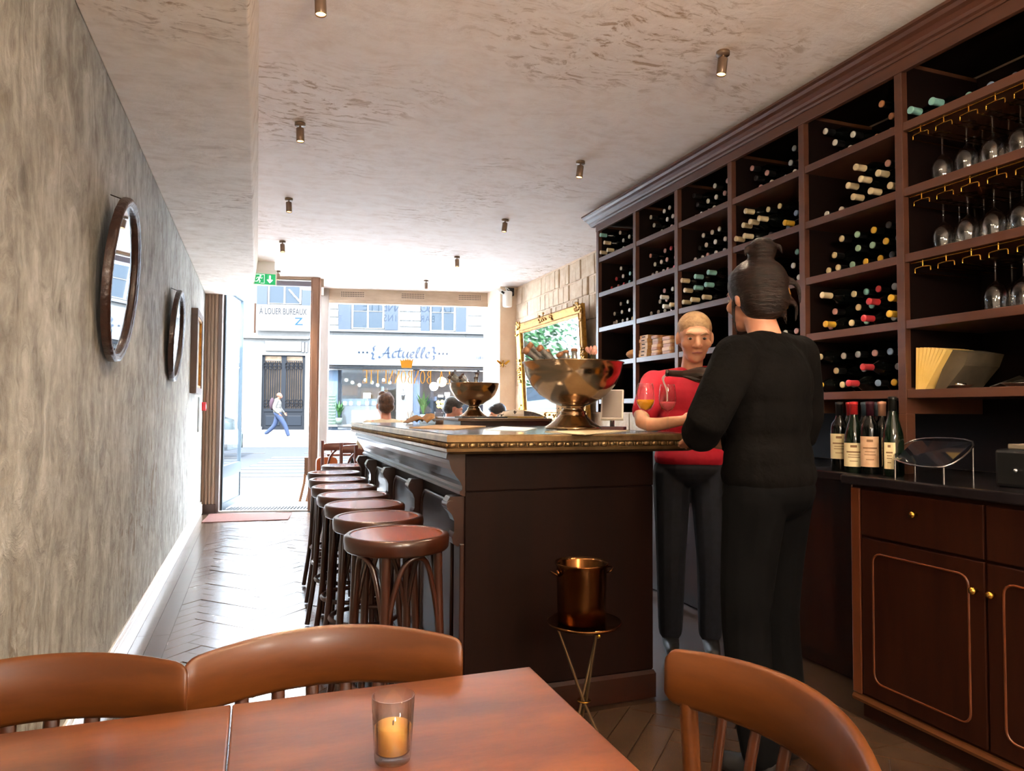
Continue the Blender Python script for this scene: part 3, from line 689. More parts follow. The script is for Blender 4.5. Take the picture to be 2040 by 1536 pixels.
# cars
m_tyre = M('tyre', '#15161a', rough=.8)
def car(name, label, o, d, col, glass):
    """body swept from a side profile with a narrowed roof, four wheels; d = direction of travel"""
    d = Vector(d).normalized(); n = Vector((-d.y, d.x, 0)); o = Vector(o); t = thing(name, label, 'car', o)
    pr = [(-2.05, .35, .82), (-2.08, .62, .84), (-1.95, .88, .84), (-1.5, .95, .84), (-.55, .98, .86), (.6, 1.0, .86), (1.75, 1.02, .85), (2.0, .9, .84), (2.08, .6, .83), (2.03, .33, .82)]
    mb = MB(); k = len(pr); V = []
    for sg in (-1, 1): V += [o+d*x+n*sg*w_+UP*z for x, z, w_ in pr]
    for sg in (-1, 1): V += [o+d*x+n*sg*(w_-.03)+UP*.22 for x, z, w_ in pr]
    F = [(i, i+1, k+i+1, k+i) for i in range(k-1)]
    F += [(i, i+1, 2*k+i+1, 2*k+i) for i in range(k-1)] + [(k+i, k+i+1, 3*k+i+1, 3*k+i) for i in range(k-1)] + [(2*k+i, 2*k+i+1, 3*k+i+1, 3*k+i) for i in range(k-1)] + [(0, k, 3*k, 2*k), (k-1, 2*k-1, 4*k-1, 3*k-1)]
    mb.add(V, F, 0, True); mb.build('body', M(name+'_paint'+str(round(o.x, 1)), col, rough=.25, coat=.6), t)
    cb = [(-1.15, .97, .80), (-.35, 1.40, .60), (.2, 1.46, .60), (1.0, 1.40, .60), (1.75, 1.0, .78)]
    g = MB(); V = []; k = len(cb)
    for sg in (-1, 1): V += [o+d*x+n*sg*w_+UP*z for x, z, w_ in cb]
    g.add(V, [(i, i+1, k+i+1, k+i) for i in range(k-1)] + [tuple(range(k)), tuple(range(2*k-1, k-1, -1))]); g.build('cabin_glass', M('car_glass', glass, rough=.08, spec=.8), t)
    rf = MB(); V = []
    for sg in (-1, 1): V += [o+d*x+n*sg*.58+UP*z for x, z in ((-.35, 1.42), (.2, 1.475), (1.0, 1.42))]
    rf.add(V, [(0, 1, 4, 3), (1, 2, 5, 4)]); rf.add([p-UP*.03 for p in V], [(3, 4, 1, 0), (4, 5, 2, 1)]); rf.build('roof', MATS[name+'_paint'+str(round(o.x, 1))], t)
    for x in (-1.28, 1.3):
        for sg in (-1, 1):
            c = o+d*x+n*sg*.72+UP*.31
            w_ = MB().lathe([(.02, 0), (.31, 0), (.31, .18), (.02, .18)], c-n*.02*sg*0, n*sg, n=16).build('wheel', m_tyre, t)
            MB().lathe([(.0, .185), (.18, .185), (.19, .17)], c, n*sg, n=12).build('hub_cap', m_chrome, w_)
    for sg in (-1, 1): MB().ball(o-d*1.98+n*sg*.6+UP*.68, (.12, .12, .08), nu=8, nv=6).build('headlight', m_white, t)
car('parked_car', 'pale blue parked car seen through the window behind the seated guests', fc(6.35, 13.4, gz(13.4)), E1, '#5d6d80', '#2e3844')
car('parked_car', 'silver car with green tinted glass seen through the open door leaf', fc(-4.25, 10.6, gz(10.6)), E1, '#7d8a8a', '#1f5a48')

# street tree: only its reflection shows, in the gilt mirror
tr = thing('street_tree', 'leafy green street tree reflected in the gilt framed mirror', 'tree', fc(-7.3, 16.2, gz(16.2)))
tb = fc(-7.3, 16.2, gz(16.2)); r = random.Random(5)
MB().tube([tb, tb+UP*1.6, tb+UP*3.2+E1*.2], [.16, .13, .09], 10).build('trunk', M('bark', '#5b4a3c', '#7a6753', rough=.9, scale=10, bump=.5), tr)
fo = MB()
for i in range(2600):
    a = Vector((r.gauss(0, 1), r.gauss(0, 1), r.gauss(0, 1))).normalized()*r.random()**.4
    c = tb+UP*3.4+Vector((a.x*2.8, a.y*2.8, a.z*2.5)); q = Vector((r.uniform(-1, 1), r.uniform(-1, 1), r.uniform(-1, 1))).normalized(); s_ = q.orthogonal().normalized()*.13; t_ = q.cross(s_)*.8
    fo.add([c-s_, c-t_*.6, c+s_, c+t_*.6], [(0, 1, 2, 3)])
fo.build('foliage', M('tree_leaf', '#3c6a3a', '#5d8a55', rough=.6, scale=3), tr, kind='stuff')
# folded easel leg outside beside the post
es = thing('folding_easel', 'wooden easel leaning outside beside the door post, one leg showing', 'easel', at(598, 1001, Z=-.01))
a = at(597, 1001, Z=-.01); b = at(606, 962, Y=a.y+.05)
for dx in (0, .09):
    MB().tube([a+E1*dx+UP*.01, b+E1*dx, b+E1*(dx+.01)+UP*.12], .02, 6).build('leg', M('easel_wood', '#8a5f42', rough=.6, tone=.3), es)
MB().obox(b+E1*.055+UP*.22, E1, E2, UP, .055, .01, .12).build('board', M('easel_board', '#6a4832', rough=.6, tone=.3), es)
TONE[0] = 1.0
# ---------------------------------------------------------------- bar island
BX0, BX1, BY0, BY1, BZ = .68, 1.78, 2.59, 5.46, 1.13
def ring_loft(mb, prof, x0, x1, y0, y1, mi=0, cap=False):
    """profile of (outward, z) carried round a rectangle with mitred corners"""
    V = []; k = len(prof)
    for o_, z in prof: V += [(x0-o_, y0-o_, z), (x1+o_, y0-o_, z), (x1+o_, y1+o_, z), (x0-o_, y1+o_, z)]
    F = [(i*4+j, i*4+(j+1) % 4, (i+1)*4+(j+1) % 4, (i+1)*4+j) for i in range(k-1) for j in range(4)]
    if cap: F += [(3, 2, 1, 0), ((k-1)*4, (k-1)*4+1, (k-1)*4+2, (k-1)*4+3)]
    mb.add(V, F, mi)
m_zinc = M('pewter_top', '#b9bec2', '#a4aaaf', rough=.13, metal=.85, scale=4, rvar=.05)
m_edge = M('pewter_edge', '#a58a62', '#80684a', rough=.3, metal=.8, scale=14, rvar=.06)
bt = thing('bar_worktop', 'pewter bar top with a beaded edge on the dark wooden bar', 'bar top', (1.23, 4.0, 1.055))
MB().box((BX0+.005, BY0+.005, 1.108), (BX1-.005, BY1-.005, BZ)).build('slab', m_zinc, bt, bevel=.004)
mb = MB(); ring_loft(mb, [(-.03, 1.13), (.0, 1.13), (.004, 1.124), (.004, 1.103), (-.004, 1.098), (-.006, 1.082), (.006, 1.078), (.004, 1.066), (-.012, 1.058), (-.02, 1.055), (-.06, 1.055)], BX0, BX1, BY0, BY1)
mb.build('edge_moulding', m_edge, bt)
gd = MB(); n = int((BY1-BY0)/.024)
for i in range(n):
    y = BY0+.012+i*.024; gd.ball((BX0+.0, y, 1.090), (.009, .0095, .010), nu=6, nv=4)
nx = int((BX1-BX0)/.04)
for i in range(nx):
    x = BX0+.02+i*.04; gd.ball((x, BY0+.0, 1.090), (.016, .008, .009), nu=6, nv=4); gd.ball((x+.02, BY0-.002, 1.090), (.003, .006, .009), nu=5, nv=4)
gd.build('bead_row', m_edge, bt, kind='stuff')

m_dend = wood('bar_end_wood', '#120603', '#1c0a05', rough=.55, grain='z', coat=.0, spec=.12)
bar = thing('bar_counter', 'dark carved wooden bar island with arched panels and scroll corbels', 'bar', (1.2, 4.0, 0))
bxl, bxr, byn, byf = .775, 1.62, 2.68, 5.37
MB().box((bxl, byn, .0), (bxr, byf, 1.056)).build('body', m_dend, bar)
pf = [(.0, 1.056), (-.075, 1.056), (-.078, 1.035), (-.066, 1.028), (-.063, 1.012), (-.055, .99), (-.038, .965), (-.022, .945), (-.012, .925), (-.012, .912), (-.022, .905), (-.022, .893), (-.008, .888), (.0, .885)]
MB().prism(pf, (bxl, byn-.006, 0), (1,0,0), (0,0,1), (0,1,0), byf-byn+.02).build('side_cornice', m_dwood_h, bar)
mb = MB(); ring_loft(mb, [(.012, 0), (.012, .10), (.004, .115), (-.01, .115)], bxl, bxr, byn, byf); mb.build('plinth', m_dwood_h, bar)
MB().box((bxl+.0, byn-.008, .12), (bxr-.0, byn, .90)).build('end_panel', m_dend, bar, bevel=.003)
MB().box((bxl, byn-.011, .905), (bxr, byn, 1.056)).build('end_frieze', m_dend, bar, bevel=.003)
PY = [2.72, 3.46, 4.20, 4.88, 5.33]
for y in PY:
    pil = MB().box((bxl-.02, y-.045, .115), (bxl, y+.045, .70)).build('pilaster', m_dwood, bar, bevel=.004)
    sc_ = [(.0, .885), (-.058, .885), (-.07, .865), (-.068, .835), (-.050, .815), (-.040, .79), (-.040, .745), (-.050, .725), (-.044, .70), (-.028, .69), (.0, .69)]
    MB().prism(sc_, (bxl, y-.034, 0), (1,0,0), (0,0,1), (0,1,0), .068).build('corbel', m_dwood_h, bar, bevel=.004)
    MB().tube([(bxl-.056, y-.04, .852), (bxl-.056, y+.04, .852)], .018, 12).build('scroll', m_dwood_h, bar)
for a, b in zip(PY[:-1], PY[1:]):
    y0, y1 = a+.09, b-.09
    pp = rrect(y0, .18, y1, .845, .09, 5, (0, 0, 1, 1))
    pn = MB().prism(pp, (bxl-.014, 0, 0), (0,1,0), (0,0,1), (1,0,0), .016).build('panel', m_dwood, bar, bevel=.006)
    P = [(bxl-.014, u, v) for u, v in pp]
    MB().tube(P, .009, 6, closed=True).build('panel_bead', m_dwood, pn)

# raised service ledge on the bar
rl = thing('service_ledge', 'low dark raised ledge standing on the far half of the bar', 'ledge', (1.45, 4.55, BZ))
MB().box((1.17, 4.15, BZ), (1.76, 5.3, BZ+.03)).build('board', m_dwood_h, rl, bevel=.003)
MB().box((1.15, 4.13, BZ+.03), (1.77, 5.32, BZ+.048)).build('top_board', wood('ledge_top', '#4a3423', '#5c4430', rough=.3, grain='x'), rl, bevel=.003)

# ---------------------------------------------------------------- bar stools
m_stool = wood('stool_wood', '#281109', '#3a1a0e', rough=.3, grain='z', coat=.4)
m_seat = M('stool_seat', '#7a3314', '#93451c', rough=.13, scale=5, detail=3, spec=.7)
def make_stool(label, loc, rz):
    t = thing('bar_stool', label, 'stool', loc, rz, 'bentwood stools along the bar')
    MB().lathe([(0, .772), (.11, .770), (.150, .773), (.157, .779), (.160, .781)], n=32).build('seat', m_seat, t, local=True)
    MB().lathe([(.157, .745), (.158, .779), (.163, .7835), (.174, .7835), (.181, .778), (.183, .765), (.181, .735), (.174, .728), (.150, .728), (.149, .770)], n=32).build('seat_rim', m_stool, t, local=True)
    legs = []
    for k in range(4):
        a = PI/4+k*PI/2; d = Vector((math.cos(a), math.sin(a), 0))
        P = cr([d*.145+UP*.74, d*.15+UP*.55, d*.165+UP*.28, d*.205+UP*.0], 4)
        MB().tube(P, [.0165-.003*i/len(P) for i in range(len(P))], 10).build('leg', m_stool, t, local=True); legs.append(d)
    MB().tube([Vector((math.cos(q), math.sin(q), 0))*.150+UP*.27 for q in [2*PI*i/28 for i in range(28)]], .011, 8, closed=True).build('foot_ring', m_stool, t, local=True)
    for k in range(4):
        a, b = legs[k], legs[(k+1) % 4]; m = (a+b)*.5; m.normalize()
        P = cr([a*.152+UP*.46, (a*.75+m*.25)*.145+UP*.60, (a*.45+m*.55)*.142+UP*.69, m*.136+UP*.718, (b*.45+m*.55)*.142+UP*.69, (b*.75+m*.25)*.145+UP*.60, b*.152+UP*.46], 5)
        MB().tube(P, .0095, 7).build('arch_brace', m_stool, t, local=True)
    return t
sy = [(.470, 2.478), (.474, 2.90), (.476, 3.30), (.474, 3.69), (.474, 4.10), (.490, 4.55), (.515, 5.05), (.66, 5.67)]
sw_ = ['bentwood bar stool nearest the camera at the end of the bar', 'second bentwood bar stool from the near end of the bar', 'third bentwood bar stool from the near end of the bar',
       'fourth bentwood bar stool from the near end of the bar', 'fifth bentwood bar stool from the near end of the bar', 'sixth bentwood bar stool from the near end of the bar',
       'seventh bentwood bar stool from the near end, close to the window chairs', 'farthest bentwood bar stool half hidden past the bar corner']
st0 = make_stool(sw_[0], (sy[0][0], sy[0][1], 0.009), .35)
for (x, y), lb, rz in zip(sy[1:], sw_[1:], (.3, .42, .3, .36, .25, .4, .3)): copy_thing(st0, (x, y, 0.009), rz, lb)

# ---------------------------------------------------------------- dining table and chairs in front
m_table = M('table_veneer', '#4a2413', '#703d20', rough=.32, scale=4.5, stretch=(1, 3.0, 1), detail=10, coat=1.0, lo=.36, hi=.64, bump=.05, rvar=.06)
for x0, x1, lb in ((-.60, -.031, 'left of two joined reddish wooden table tops in the foreground'), (-.029, .482, 'reddish wooden table holding the candle glass in the foreground')):
    t = thing('dining_table', lb, 'table', ((x0+x1)/2, .8, 0))
    MB().box((x0, .36, .722), (x1, 1.226, .75)).build('table_top', m_table, t, bevel=.003)
    cx = (x0+x1)/2
    MB().tube([(cx, .8, .03), (cx, .8, .722)], .035, 14).build('column', m_black, t)
    MB().box((cx-.2, .6, .001), (cx+.2, 1.0, .03)).build('base_plate', m_black, t, bevel=.006)
m_chair = M('chair_wood', '#4a250b', '#5c3110', rough=.36, scale=4, stretch=(1, 1, 5), detail=7, coat=.1, spec=.35, rvar=.05)
m_chair_d = M('chair_wood_dark', '#331708', '#43200e', rough=.35, scale=4, stretch=(6, 6, 1), detail=6, coat=.3)
def crest(t, wd, zb, zt, sag, th, rise, mat, name='crest_rail'):
    """curved top rail: bows backwards (+y) in plan, arched upper edge, rounded section"""
    us = [-1, -.995, -.98, -.955, -.92] + [-.88+.11*i for i in range(17)] + [.92, .955, .98, .995, 1]; n = len(us)-1; V = []
    for u in us:
        x = u*wd/2; y = sag*(1-u*u); e = max(0, abs(u)-.92)/.08; k_ = 1-.30*(1-math.sqrt(max(0, 1-e*e)))
        top = zt+rise*(1-u*u); bot = zb+rise*.3*(1-u*u); mid = (top+bot)/2; top = mid+(top-mid)*k_; bot = mid+(bot-mid)*k_
        h = [(-th, bot+.010), (-th*.6, bot+.002), (th*.6, bot), (th, bot+.010), (th, top-.012), (th*.6, top-.003), (-th*.3, top), (-th*.85, top-.006)]
        V += [(x, y+a, z) for a, z in h]
    m = 8; F = [(i*m+j, i*m+(j+1) % m, (i+1)*m+(j+1) % m, (i+1)*m+j) for i in range(n) for j in range(m)] + [tuple(range(m-1, -1, -1)), tuple(n*m+j for j in range(m))]
    return MB().add(V, F, 0, True).build(name, mat, t, local=True)
def make_chair(label, loc, rz):
    """bistro chair, sitter looks along -y; origin under the middle of the crest rail's ends"""
    t = thing('dining_chair', label, 'chair', loc, rz, 'bistro chairs round the foreground table')
    crest(t, .47, .705, .803, .085, .0125, .016, m_chair)
    for x in (-.15, -.09, -.03, .03, .09, .15):
        u = x/.235; y = .085*(1-u*u)
        MB().tube([(x, y, .716), (x*.95, y*.75-.01, .6), (x*.9, y*.55-.015, .45)], [.006, .006, .006], 8, flat=2.0, up=(1, 0, 0)).build('slat', m_chair_d, t, local=True)
    for s in (-1, 1):
        P = cr([(s*.212, .022, .725), (s*.205, .025, .6), (s*.19, .03, .45), (s*.2, .075, .0)], 4)
        MB().tube(P, .016, 10).build('back_leg', m_chair, t, local=True)
        MB().tube([(s*.19, -.36, .44), (s*.2, -.385, .0)], [.018, .013], 10).build('front_leg', m_chair, t, local=True)
        MB().tube([(s*.195, .04, .2), (s*.195, -.37, .2)], .009, 8).build('stretcher', m_chair_d, t, local=True)
    MB().prism(rrect(-.21, -.40, .21, .045, .06, 4), (0, 0, .43), (1,0,0), (0,1,0), UP, .025).build('seat', m_chair_d, t, local=True, bevel=.006)
    MB().prism(rrect(-.195, -.38, .195, .03, .05, 4), (0, 0, .395), (1,0,0), (0,1,0), UP, .035).build('apron', m_chair_d, t, local=True)
    return t
ch0 = make_chair('wooden chair pushed in at the far side of the table, in front of the stools', (.128, 1.285, 0), math.radians(-5))
copy_thing(ch0, (-.335, 1.275, 0), math.radians(2), 'wooden chair at the far left of the table, against the plaster wall side')
copy_thing(ch0, (.685, .858, 0), math.radians(-93), 'wooden chair with a curved orange lit back at the right end of the table')

# candle glass, napkin
cg = thing('candle_holder', 'clear glass tumbler with a small yellow candle on the table', 'candle', (.18, .962, .75))
MB().lathe([(0, .0), (.0235, .0), (.0245, .004), (.0290, .085), (.0275, .0855), (.0232, .012), (0, .012)], (.18, .962, .7505), n=32).build('tumbler', m_clear, cg)
wx = MB().lathe([(0, .0125), (.0215, .0125), (.0240, .046), (.0225, .047), (.004, .0455), (0, .0455)], (.18, .962, .7505), n=28).build('candle', M('yellow_wax', '#d9a04a', rough=.5, sub=.4), cg)
MB().tube([(.18, .962, .795), (.1805, .962, .802)], .001, 6).build('wick', m_black, wx)
tag(MB().box((-.52, .93, .7505), (-.352, 1.10, .756)).build('paper_napkin', m_white, bevel=.002), 'folded white paper napkin at the left edge of the table', 'napkin')

# ---------------------------------------------------------------- wine bucket on a tripod stand
m_copper = M('tarnished_copper', '#6a4526', '#452c18', rough=.22, metal=1.0, scale=7, rvar=.08)
sx, sy_, sz = 1.03, 2.13, .525
ws = thing('bucket_stand', 'thin metal tripod stand holding the copper wine bucket', 'stand', (sx, sy_, 0))
MB().lathe([(0, sz-.006), (.118, sz-.006), (.124, sz), (.122, sz+.006), (.116, sz+.002), (0, sz+.002)], (sx, sy_, 0), n=32).build('tray', m_copper, ws)
for k in range(3):
    a = .5+k*2*PI/3; d = Vector((math.cos(a), math.sin(a), 0)); e = Vector((-d.y, d.x, 0))
    MB().tube([Vector((sx, sy_, sz-.006))+d*.095, Vector((sx, sy_, .27))+e*.008, Vector((sx, sy_, .004))-d*.12], .005, 7).build('leg', M('stand_iron', '#6e5b42', rough=.35, metal=.8), ws)
    MB().ball(Vector((sx, sy_, sz-.012))+d*.11, .008, nu=8, nv=6).build('rivet', m_brass, ws)
MB().tube([Vector((sx+.02*math.cos(q), sy_+.02*math.sin(q), .27)) for q in [2*PI*i/14 for i in range(14)]], .003, 6, closed=True).build('collar', m_brass, ws)
wb = thing('wine_bucket', 'dark copper wine bucket with side rings on the tripod stand', 'bucket', (sx-.01, sy_, sz+.002))
c = Vector((sx-.01, sy_, sz+.002))
MB().lathe([(0, 0), (.074, 0), (.079, .006), (.083, .18), (.089, .193), (.088, .197), (.080, .188), (.075, .01), (0, .01)], c, n=36).build('pail', m_copper, wb)
for s in (-1, 1):
    MB().ball(c+Vector((s*.086, 0, .165)), (.008, .012, .012), nu=8, nv=6).build('ring_boss', m_copper, wb)
    q0 = c+Vector((s*.098, -.0, .165)); MB().tube([q0+Vector((0, .022*math.cos(q), .008*math.sin(q))) + Vector((s*.014*math.sin(q), 0, 0)) for q in [2*PI*i/16 for i in range(16)]], .003, 6, closed=True).build('ring', m_copper, wb)

# ---------------------------------------------------------------- wine shelving
SX, SD = 2.55, 3.0
POST = [5.045, 4.455, 3.915, 3.36, 2.79, 2.22, 1.65, 1.07]
SZ = [2.418, 2.137, 1.856, 1.576, 1.285]
un = thing('wine_shelving', 'tall dark wooden wine shelving with cornice filling the right wall', 'shelving', (2.75, 3.0, .97))
for y in POST:
    MB().box((SX, y-.019, 1.22), (SD, y+.019, 2.72)).build('post', m_shelf, un, bevel=.002)
MB().box((SX, POST[5]-.019, .97), (SX+.05, POST[5]+.019, 1.22)).build('post_foot', m_shelf, un, bevel=.002)
for b in range(len(POST)-1):
    y1, y0 = POST[b]-.0195, POST[b+1]+.0195
    for k, z in enumerate(SZ):
        MB().box((SX+.004, y0, z), (SD, y1, z+.036)).build('shelf_board', m_shelf, un, bevel=.002)
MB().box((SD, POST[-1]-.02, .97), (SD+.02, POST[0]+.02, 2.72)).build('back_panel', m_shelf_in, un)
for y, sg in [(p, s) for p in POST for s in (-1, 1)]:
    MB().box((SX+.03, y+sg*.0195, 1.33), (SD, y+sg*.0215, 2.70)).build('side_shade', m_shelf_in, un)  # thin near-black sheets put the bay shade on the post sides
MB().box((SX-.004, POST[-1]-.02, 2.672), (SX+.02, POST[0]+.02, 2.73)).build('fascia', m_shelf, un, bevel=.002)
cp_ = [(.02, 2.725), (-.012, 2.725), (-.016, 2.735), (-.03, 2.74), (-.036, 2.752), (-.055, 2.765), (-.075, 2.772), (-.085, 2.785), (-.10, 2.79), (-.10, 2.802), (.02, 2.802)]
MB().prism(cp_, (SX, POST[-1]-.05, 0), (1,0,0), (0,0,1), (0,1,0), POST[0]-POST[-1]+.14).build('cornice', m_shelf, un)
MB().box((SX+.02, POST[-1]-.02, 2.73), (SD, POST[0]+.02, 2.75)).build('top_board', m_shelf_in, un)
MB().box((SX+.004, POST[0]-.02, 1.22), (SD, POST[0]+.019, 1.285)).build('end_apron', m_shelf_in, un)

# back counter below
bc = thing('back_counter', 'dark low counter running under the far wine shelves', 'counter', (2.75, 3.6, 0))
MB().box((2.56, 2.30, .08), (SD+.1, 5.04, .92)).build('body', m_dwood, bc); MB().box((2.52, 2.63, .92), (SD+.1, 5.06, .96)).build('counter_top', m_black, bc, bevel=.004)
MB().box((2.60, 2.30, 0), (SD+.1, 5.04, .08)).build('plinth', m_dwood, bc)
cb = thing('buffet_cabinet', 'dark wooden cabinet with round-cornered doors and brass knobs, bottom right', 'cabinet', (2.6, 1.6, 0))
CX = 2.30
m_cab = wood('cabinet_wood', '#1f0c06', '#2e140a', rough=.4, grain='z', coat=.0, spec=.15)
MB().box((CX, .9, .09), (SD, 2.245, .93)).build('body', m_cab, cb)
MB().box((CX+.03, .9, 0), (SD, 2.23, .075)).build('plinth', m_dwood, cb)
MB().prism([(0, .07), (-.012, .07), (-.016, .082), (-.008, .094), (0, .098)], (CX, .9, 0), (1,0,0), (0,0,1), (0,1,0), 1.345).build('base_moulding', wood('moulding_wood', '#4a2812', '#5c3418', rough=.35, grain='y'), cb)
MB().box((CX-.012, 2.20, .1), (CX+.0, 2.245, .92)).build('corner_post', wood('corner_wood', '#4a2312', '#643319', rough=.35, grain='z'), cb, bevel=.004)
MB().box((CX+.01, 2.246, .10), (CX+.36, 2.262, .93)).build('side_panel', M('cream_panel', '#c9b08a', rough=.6), cb)
for (y0, y1, ky) in ((1.685, 2.19, 1.71), (1.17, 1.675, 1.65)):
    dr_ = MB().box((CX-.014, y0, .735), (CX, y1, .915)).build('drawer', m_cab, cb, bevel=.003)
    MB().lathe([(.006, 0), (.006, .012), (.013, .018), (.012, .028), (0, .032)], (CX-.014, (y0+y1)/2, .85), (-1, 0, 0), n=14).build('knob', m_brass, dr_)
    do = MB().box((CX-.014, y0, .11), (CX, y1, .725)).build('door', m_cab, cb, bevel=.003)
    pp = rrect(y0+.055, .17, y1-.055, .672, .035, 4)
    MB().tube([(CX-.014, u, v) for u, v in pp], .005, 6, closed=True).build('panel_bead', wood('bead_wood', '#4f2612', '#5f3018', rough=.25, grain='y'), do)
    MB().lathe([(.006, 0), (.006, .012), (.013, .018), (.012, .028), (0, .032)], (CX-.014, ky, .628), (-1, 0, 0), n=14).build('knob', m_brass, do)
tp = thing('cabinet_top', 'black stone top on the buffet cabinet under the glass racks', 'counter top', (2.6, 1.6, .93))
MB().box((CX-.03, .9, .931), (SD, 2.28, .97)).box((2.34, 2.28, .931), (SD, 2.62, .97)).build('slab', M('black_stone', '#141113', '#1f1a1c', rough=.2, scale=20), tp, bevel=.006)

# ---------------------------------------------------------------- bottles lying in the shelves
CAPS = {'white': '#d8d4cc', 'ivory': '#c9b995', 'red': '#b3363c', 'teal': '#7fb3ab', 'pink': '#c89a94', 'yellow': '#cfa436', 'blue': '#8098b8', 'green': '#8fae96', 'silver': '#9aa0a6', 'black': '#2c2a2c', 'copper': '#b97f5a', 'cream': '#d8c59a'}
m_bot = M('bottle_glass_dark', '#060807', rough=.15, spec=.4)
m_botg = M('bottle_glass_green', '#0c180f', rough=.08, spec=.6)
BPROF = [(0, 0), (.034, 0), (.0375, .006), (.0375, .19), (.034, .212), (.020, .235), (.0145, .25), (.0145, .299), (.0155, .30), (.0155, .305), (.011, .3065), (0, .3065)]
lying = {}
for nm, cx_, jut_ in [(a, b, j) for a, b in CAPS.items() for j in (0, 1)]:
    mi = [0]*6 + ([1]*5 if jut_ else [2, 2, 1, 1, 1]); mb = MB()
    mb.lathe(BPROF, (.3065, 0, 0), (-1, 0, 0), n=14, mis=mi)
    # origin at the mouth end, body goes into the shelf (+x); rest line at z = -.0375
    me = mb.mesh('bottle_'+nm)
    for v in me.vertices: v.co.z += .0375
    for m in (m_bot, M('capsule_'+nm, cx_, rough=.4, spec=.4), m_black): me.materials.append(m)
    lying[nm, jut_] = me
COLW = ['farthest column', 'second column from far', 'third column from far', 'fourth column from far', 'fifth column from far', 'column of hanging glasses']
ORD = ['first', 'second', 'third', 'fourth', 'fifth', 'sixth', 'seventh']; LAY = ['bottom', 'second', 'upper']
ROWW = ['top row', 'second row', 'third row', 'fourth row', 'lowest row']
rb_ = random.Random(21)
def cell(bay, row, spec, cols=6, jut=0.0):
    """spec: one string per layer from the bottom; letters choose capsule colours, '.' leaves a gap"""
    K = {'w': 'white', 'i': 'ivory', 'r': 'red', 't': 'teal', 'p': 'pink', 'y': 'yellow', 'b': 'blue', 'g': 'green', 's': 'silver', 'k': 'black', 'c': 'copper', 'm': 'cream'}
    y1 = POST[bay]-.022; y0 = POST[bay+1]+.022; z0 = SZ[row]+.0365
    for ly, line in enumerate(spec):
        n = len(line); pitch = (y1-y0-.078)/max(n-1, 1) if ly == 0 or n > 1 else 0
        seen_ = 0
        for i, chh in enumerate(line):
            if chh == '.': continue
            seen_ += 1
            up_ = chh.isupper(); nm = K[chh.lower()]
            off = .5*.08 if ly % 2 else 0
            y = y1-.039-i*pitch - (0 if n == 1 else 0); y += (-off if y-off > y0+.038 else 0)
            x = SX+(.055 if up_ else .105)+rb_.uniform(-.012, .012)-(.05 if up_ else 0)
            o = bpy.data.objects.new('wine_bottle', lying[nm, int(up_)]); COL.objects.link(o)
            o.location = (x, y+rb_.uniform(-.003, .003), z0+ly*.0695)
            tag(o, f'{nm} capped bottle {ORD[seen_-1]} from left, {LAY[ly]} layer, {ROWW[row]}, {COLW[bay]}', 'bottle', f'{nm} capped bottles, {ROWW[row]}, {COLW[bay]}')
cell(0, 0, ['IIwwww', 'Iwwww', 'Tw.ww']); cell(0, 1, ['rprtww', 'rwtww', '.w.ww']); cell(0, 2, ['wwwwyww', 'wwwyw', '.wwww'])
cell(1, 0, ['wwwwpww', 'w.wwww', 'w.ww.w']); cell(1, 1, ['wwwprrr', 'wwpprr', 'p.prtt']); cell(1, 2, ['wwwpWI', '.wpWii', '..pw.w'])
cell(2, 0, ['wwpwppw', 'kwwpww', 'k.wpp']); cell(2, 1, ['wwpwwww', 'kwwwww', '.wwwww']); cell(2, 2, ['IIIrw', 'ITTwi', 'ITTw'])
cell(3, 0, ['kpwswp', 'kp.swm', 'p..sm']); cell(3, 1, ['IIk.bYm', 'III.bym', '.Iii..m']); cell(3, 2, ['wwt.twt', 'wt..wtw', '.w..tw'])
cell(4, 0, ['pww.ccp', 'ww.cc', 'w..cm']); cell(4, 1, ['ww.III', '..IIIp', '...Ipi']); cell(4, 2, ['mmgyyks', 'm.ggyks', '.mgyks'])
cell(4, 3, ['pYmtRsY', 'p.mtRsY', '.Imtrsw']); cell(4, 4, ['YmsRby.', 'm.sRsy', 'Iwspb.'])
cell(5, 0, ['TTtbbb'])
cell(3, 3, ['pw.wpw', 'w..w']); cell(2, 3, ['w.w.'])

# stacked serving boards and bread
m_board = [wood('board_light', '#c59a63', '#ac7e48', rough=.5, grain='y', coat=0), wood('board_mid', '#a8703c', '#8d5a2c', rough=.5, grain='y', coat=0)]
yb = POST[1]-.09; z0 = SZ[3]+.0365
for (yy, n, th, hw, nm, lb, mt_) in ((yb, 6, .026, .055, 'crate_lid', 'pale wooden box lid in the left stack on the shelf above the till', 0), (yb-.14, 7, .02, .06, 'serving_board', 'wooden serving board in the middle stack on the shelf above the till', 1), (yb-.29, 5, .024, .07, 'serving_board', 'wooden serving board in the right stack on the shelf above the till', 1)):
    for i in range(n):
        sh_ = rb_.uniform(-.008, .008); z = z0+i*th
        if nm == 'crate_lid':
            t = thing(nm, ORD[i]+' box lid from below in the pale left stack above the till', 'box', (SX+.15, yy, z), 0, 'pale box lids stacked on the shelf')
            MB().box((SX+.02+sh_, yy-hw, z), (SX+.28, yy+hw, z+th-.001)).build('lid', m_board[0], t, bevel=.002)
            MB().box((SX+.018+sh_, yy-.02, z+.009), (SX+.0205+sh_, yy+.02, z+.016)).build('grip_slot', m_joint, t)
        else:
            pp = rrect(SX+.03+sh_, yy-hw, SX+.3, yy+hw, .03, 3)
            o = MB().prism(pp, (0, 0, z), (1,0,0), (0,1,0), UP, th-.0015).build('serving_board', m_board[(i+1) % 2], bevel=.003)
            tag(o, ORD[i]+' wooden serving board from below in the '+('middle' if n == 7 else 'right')+' stack above the till', 'board', 'serving boards, '+('middle' if n == 7 else 'right')+' stack')
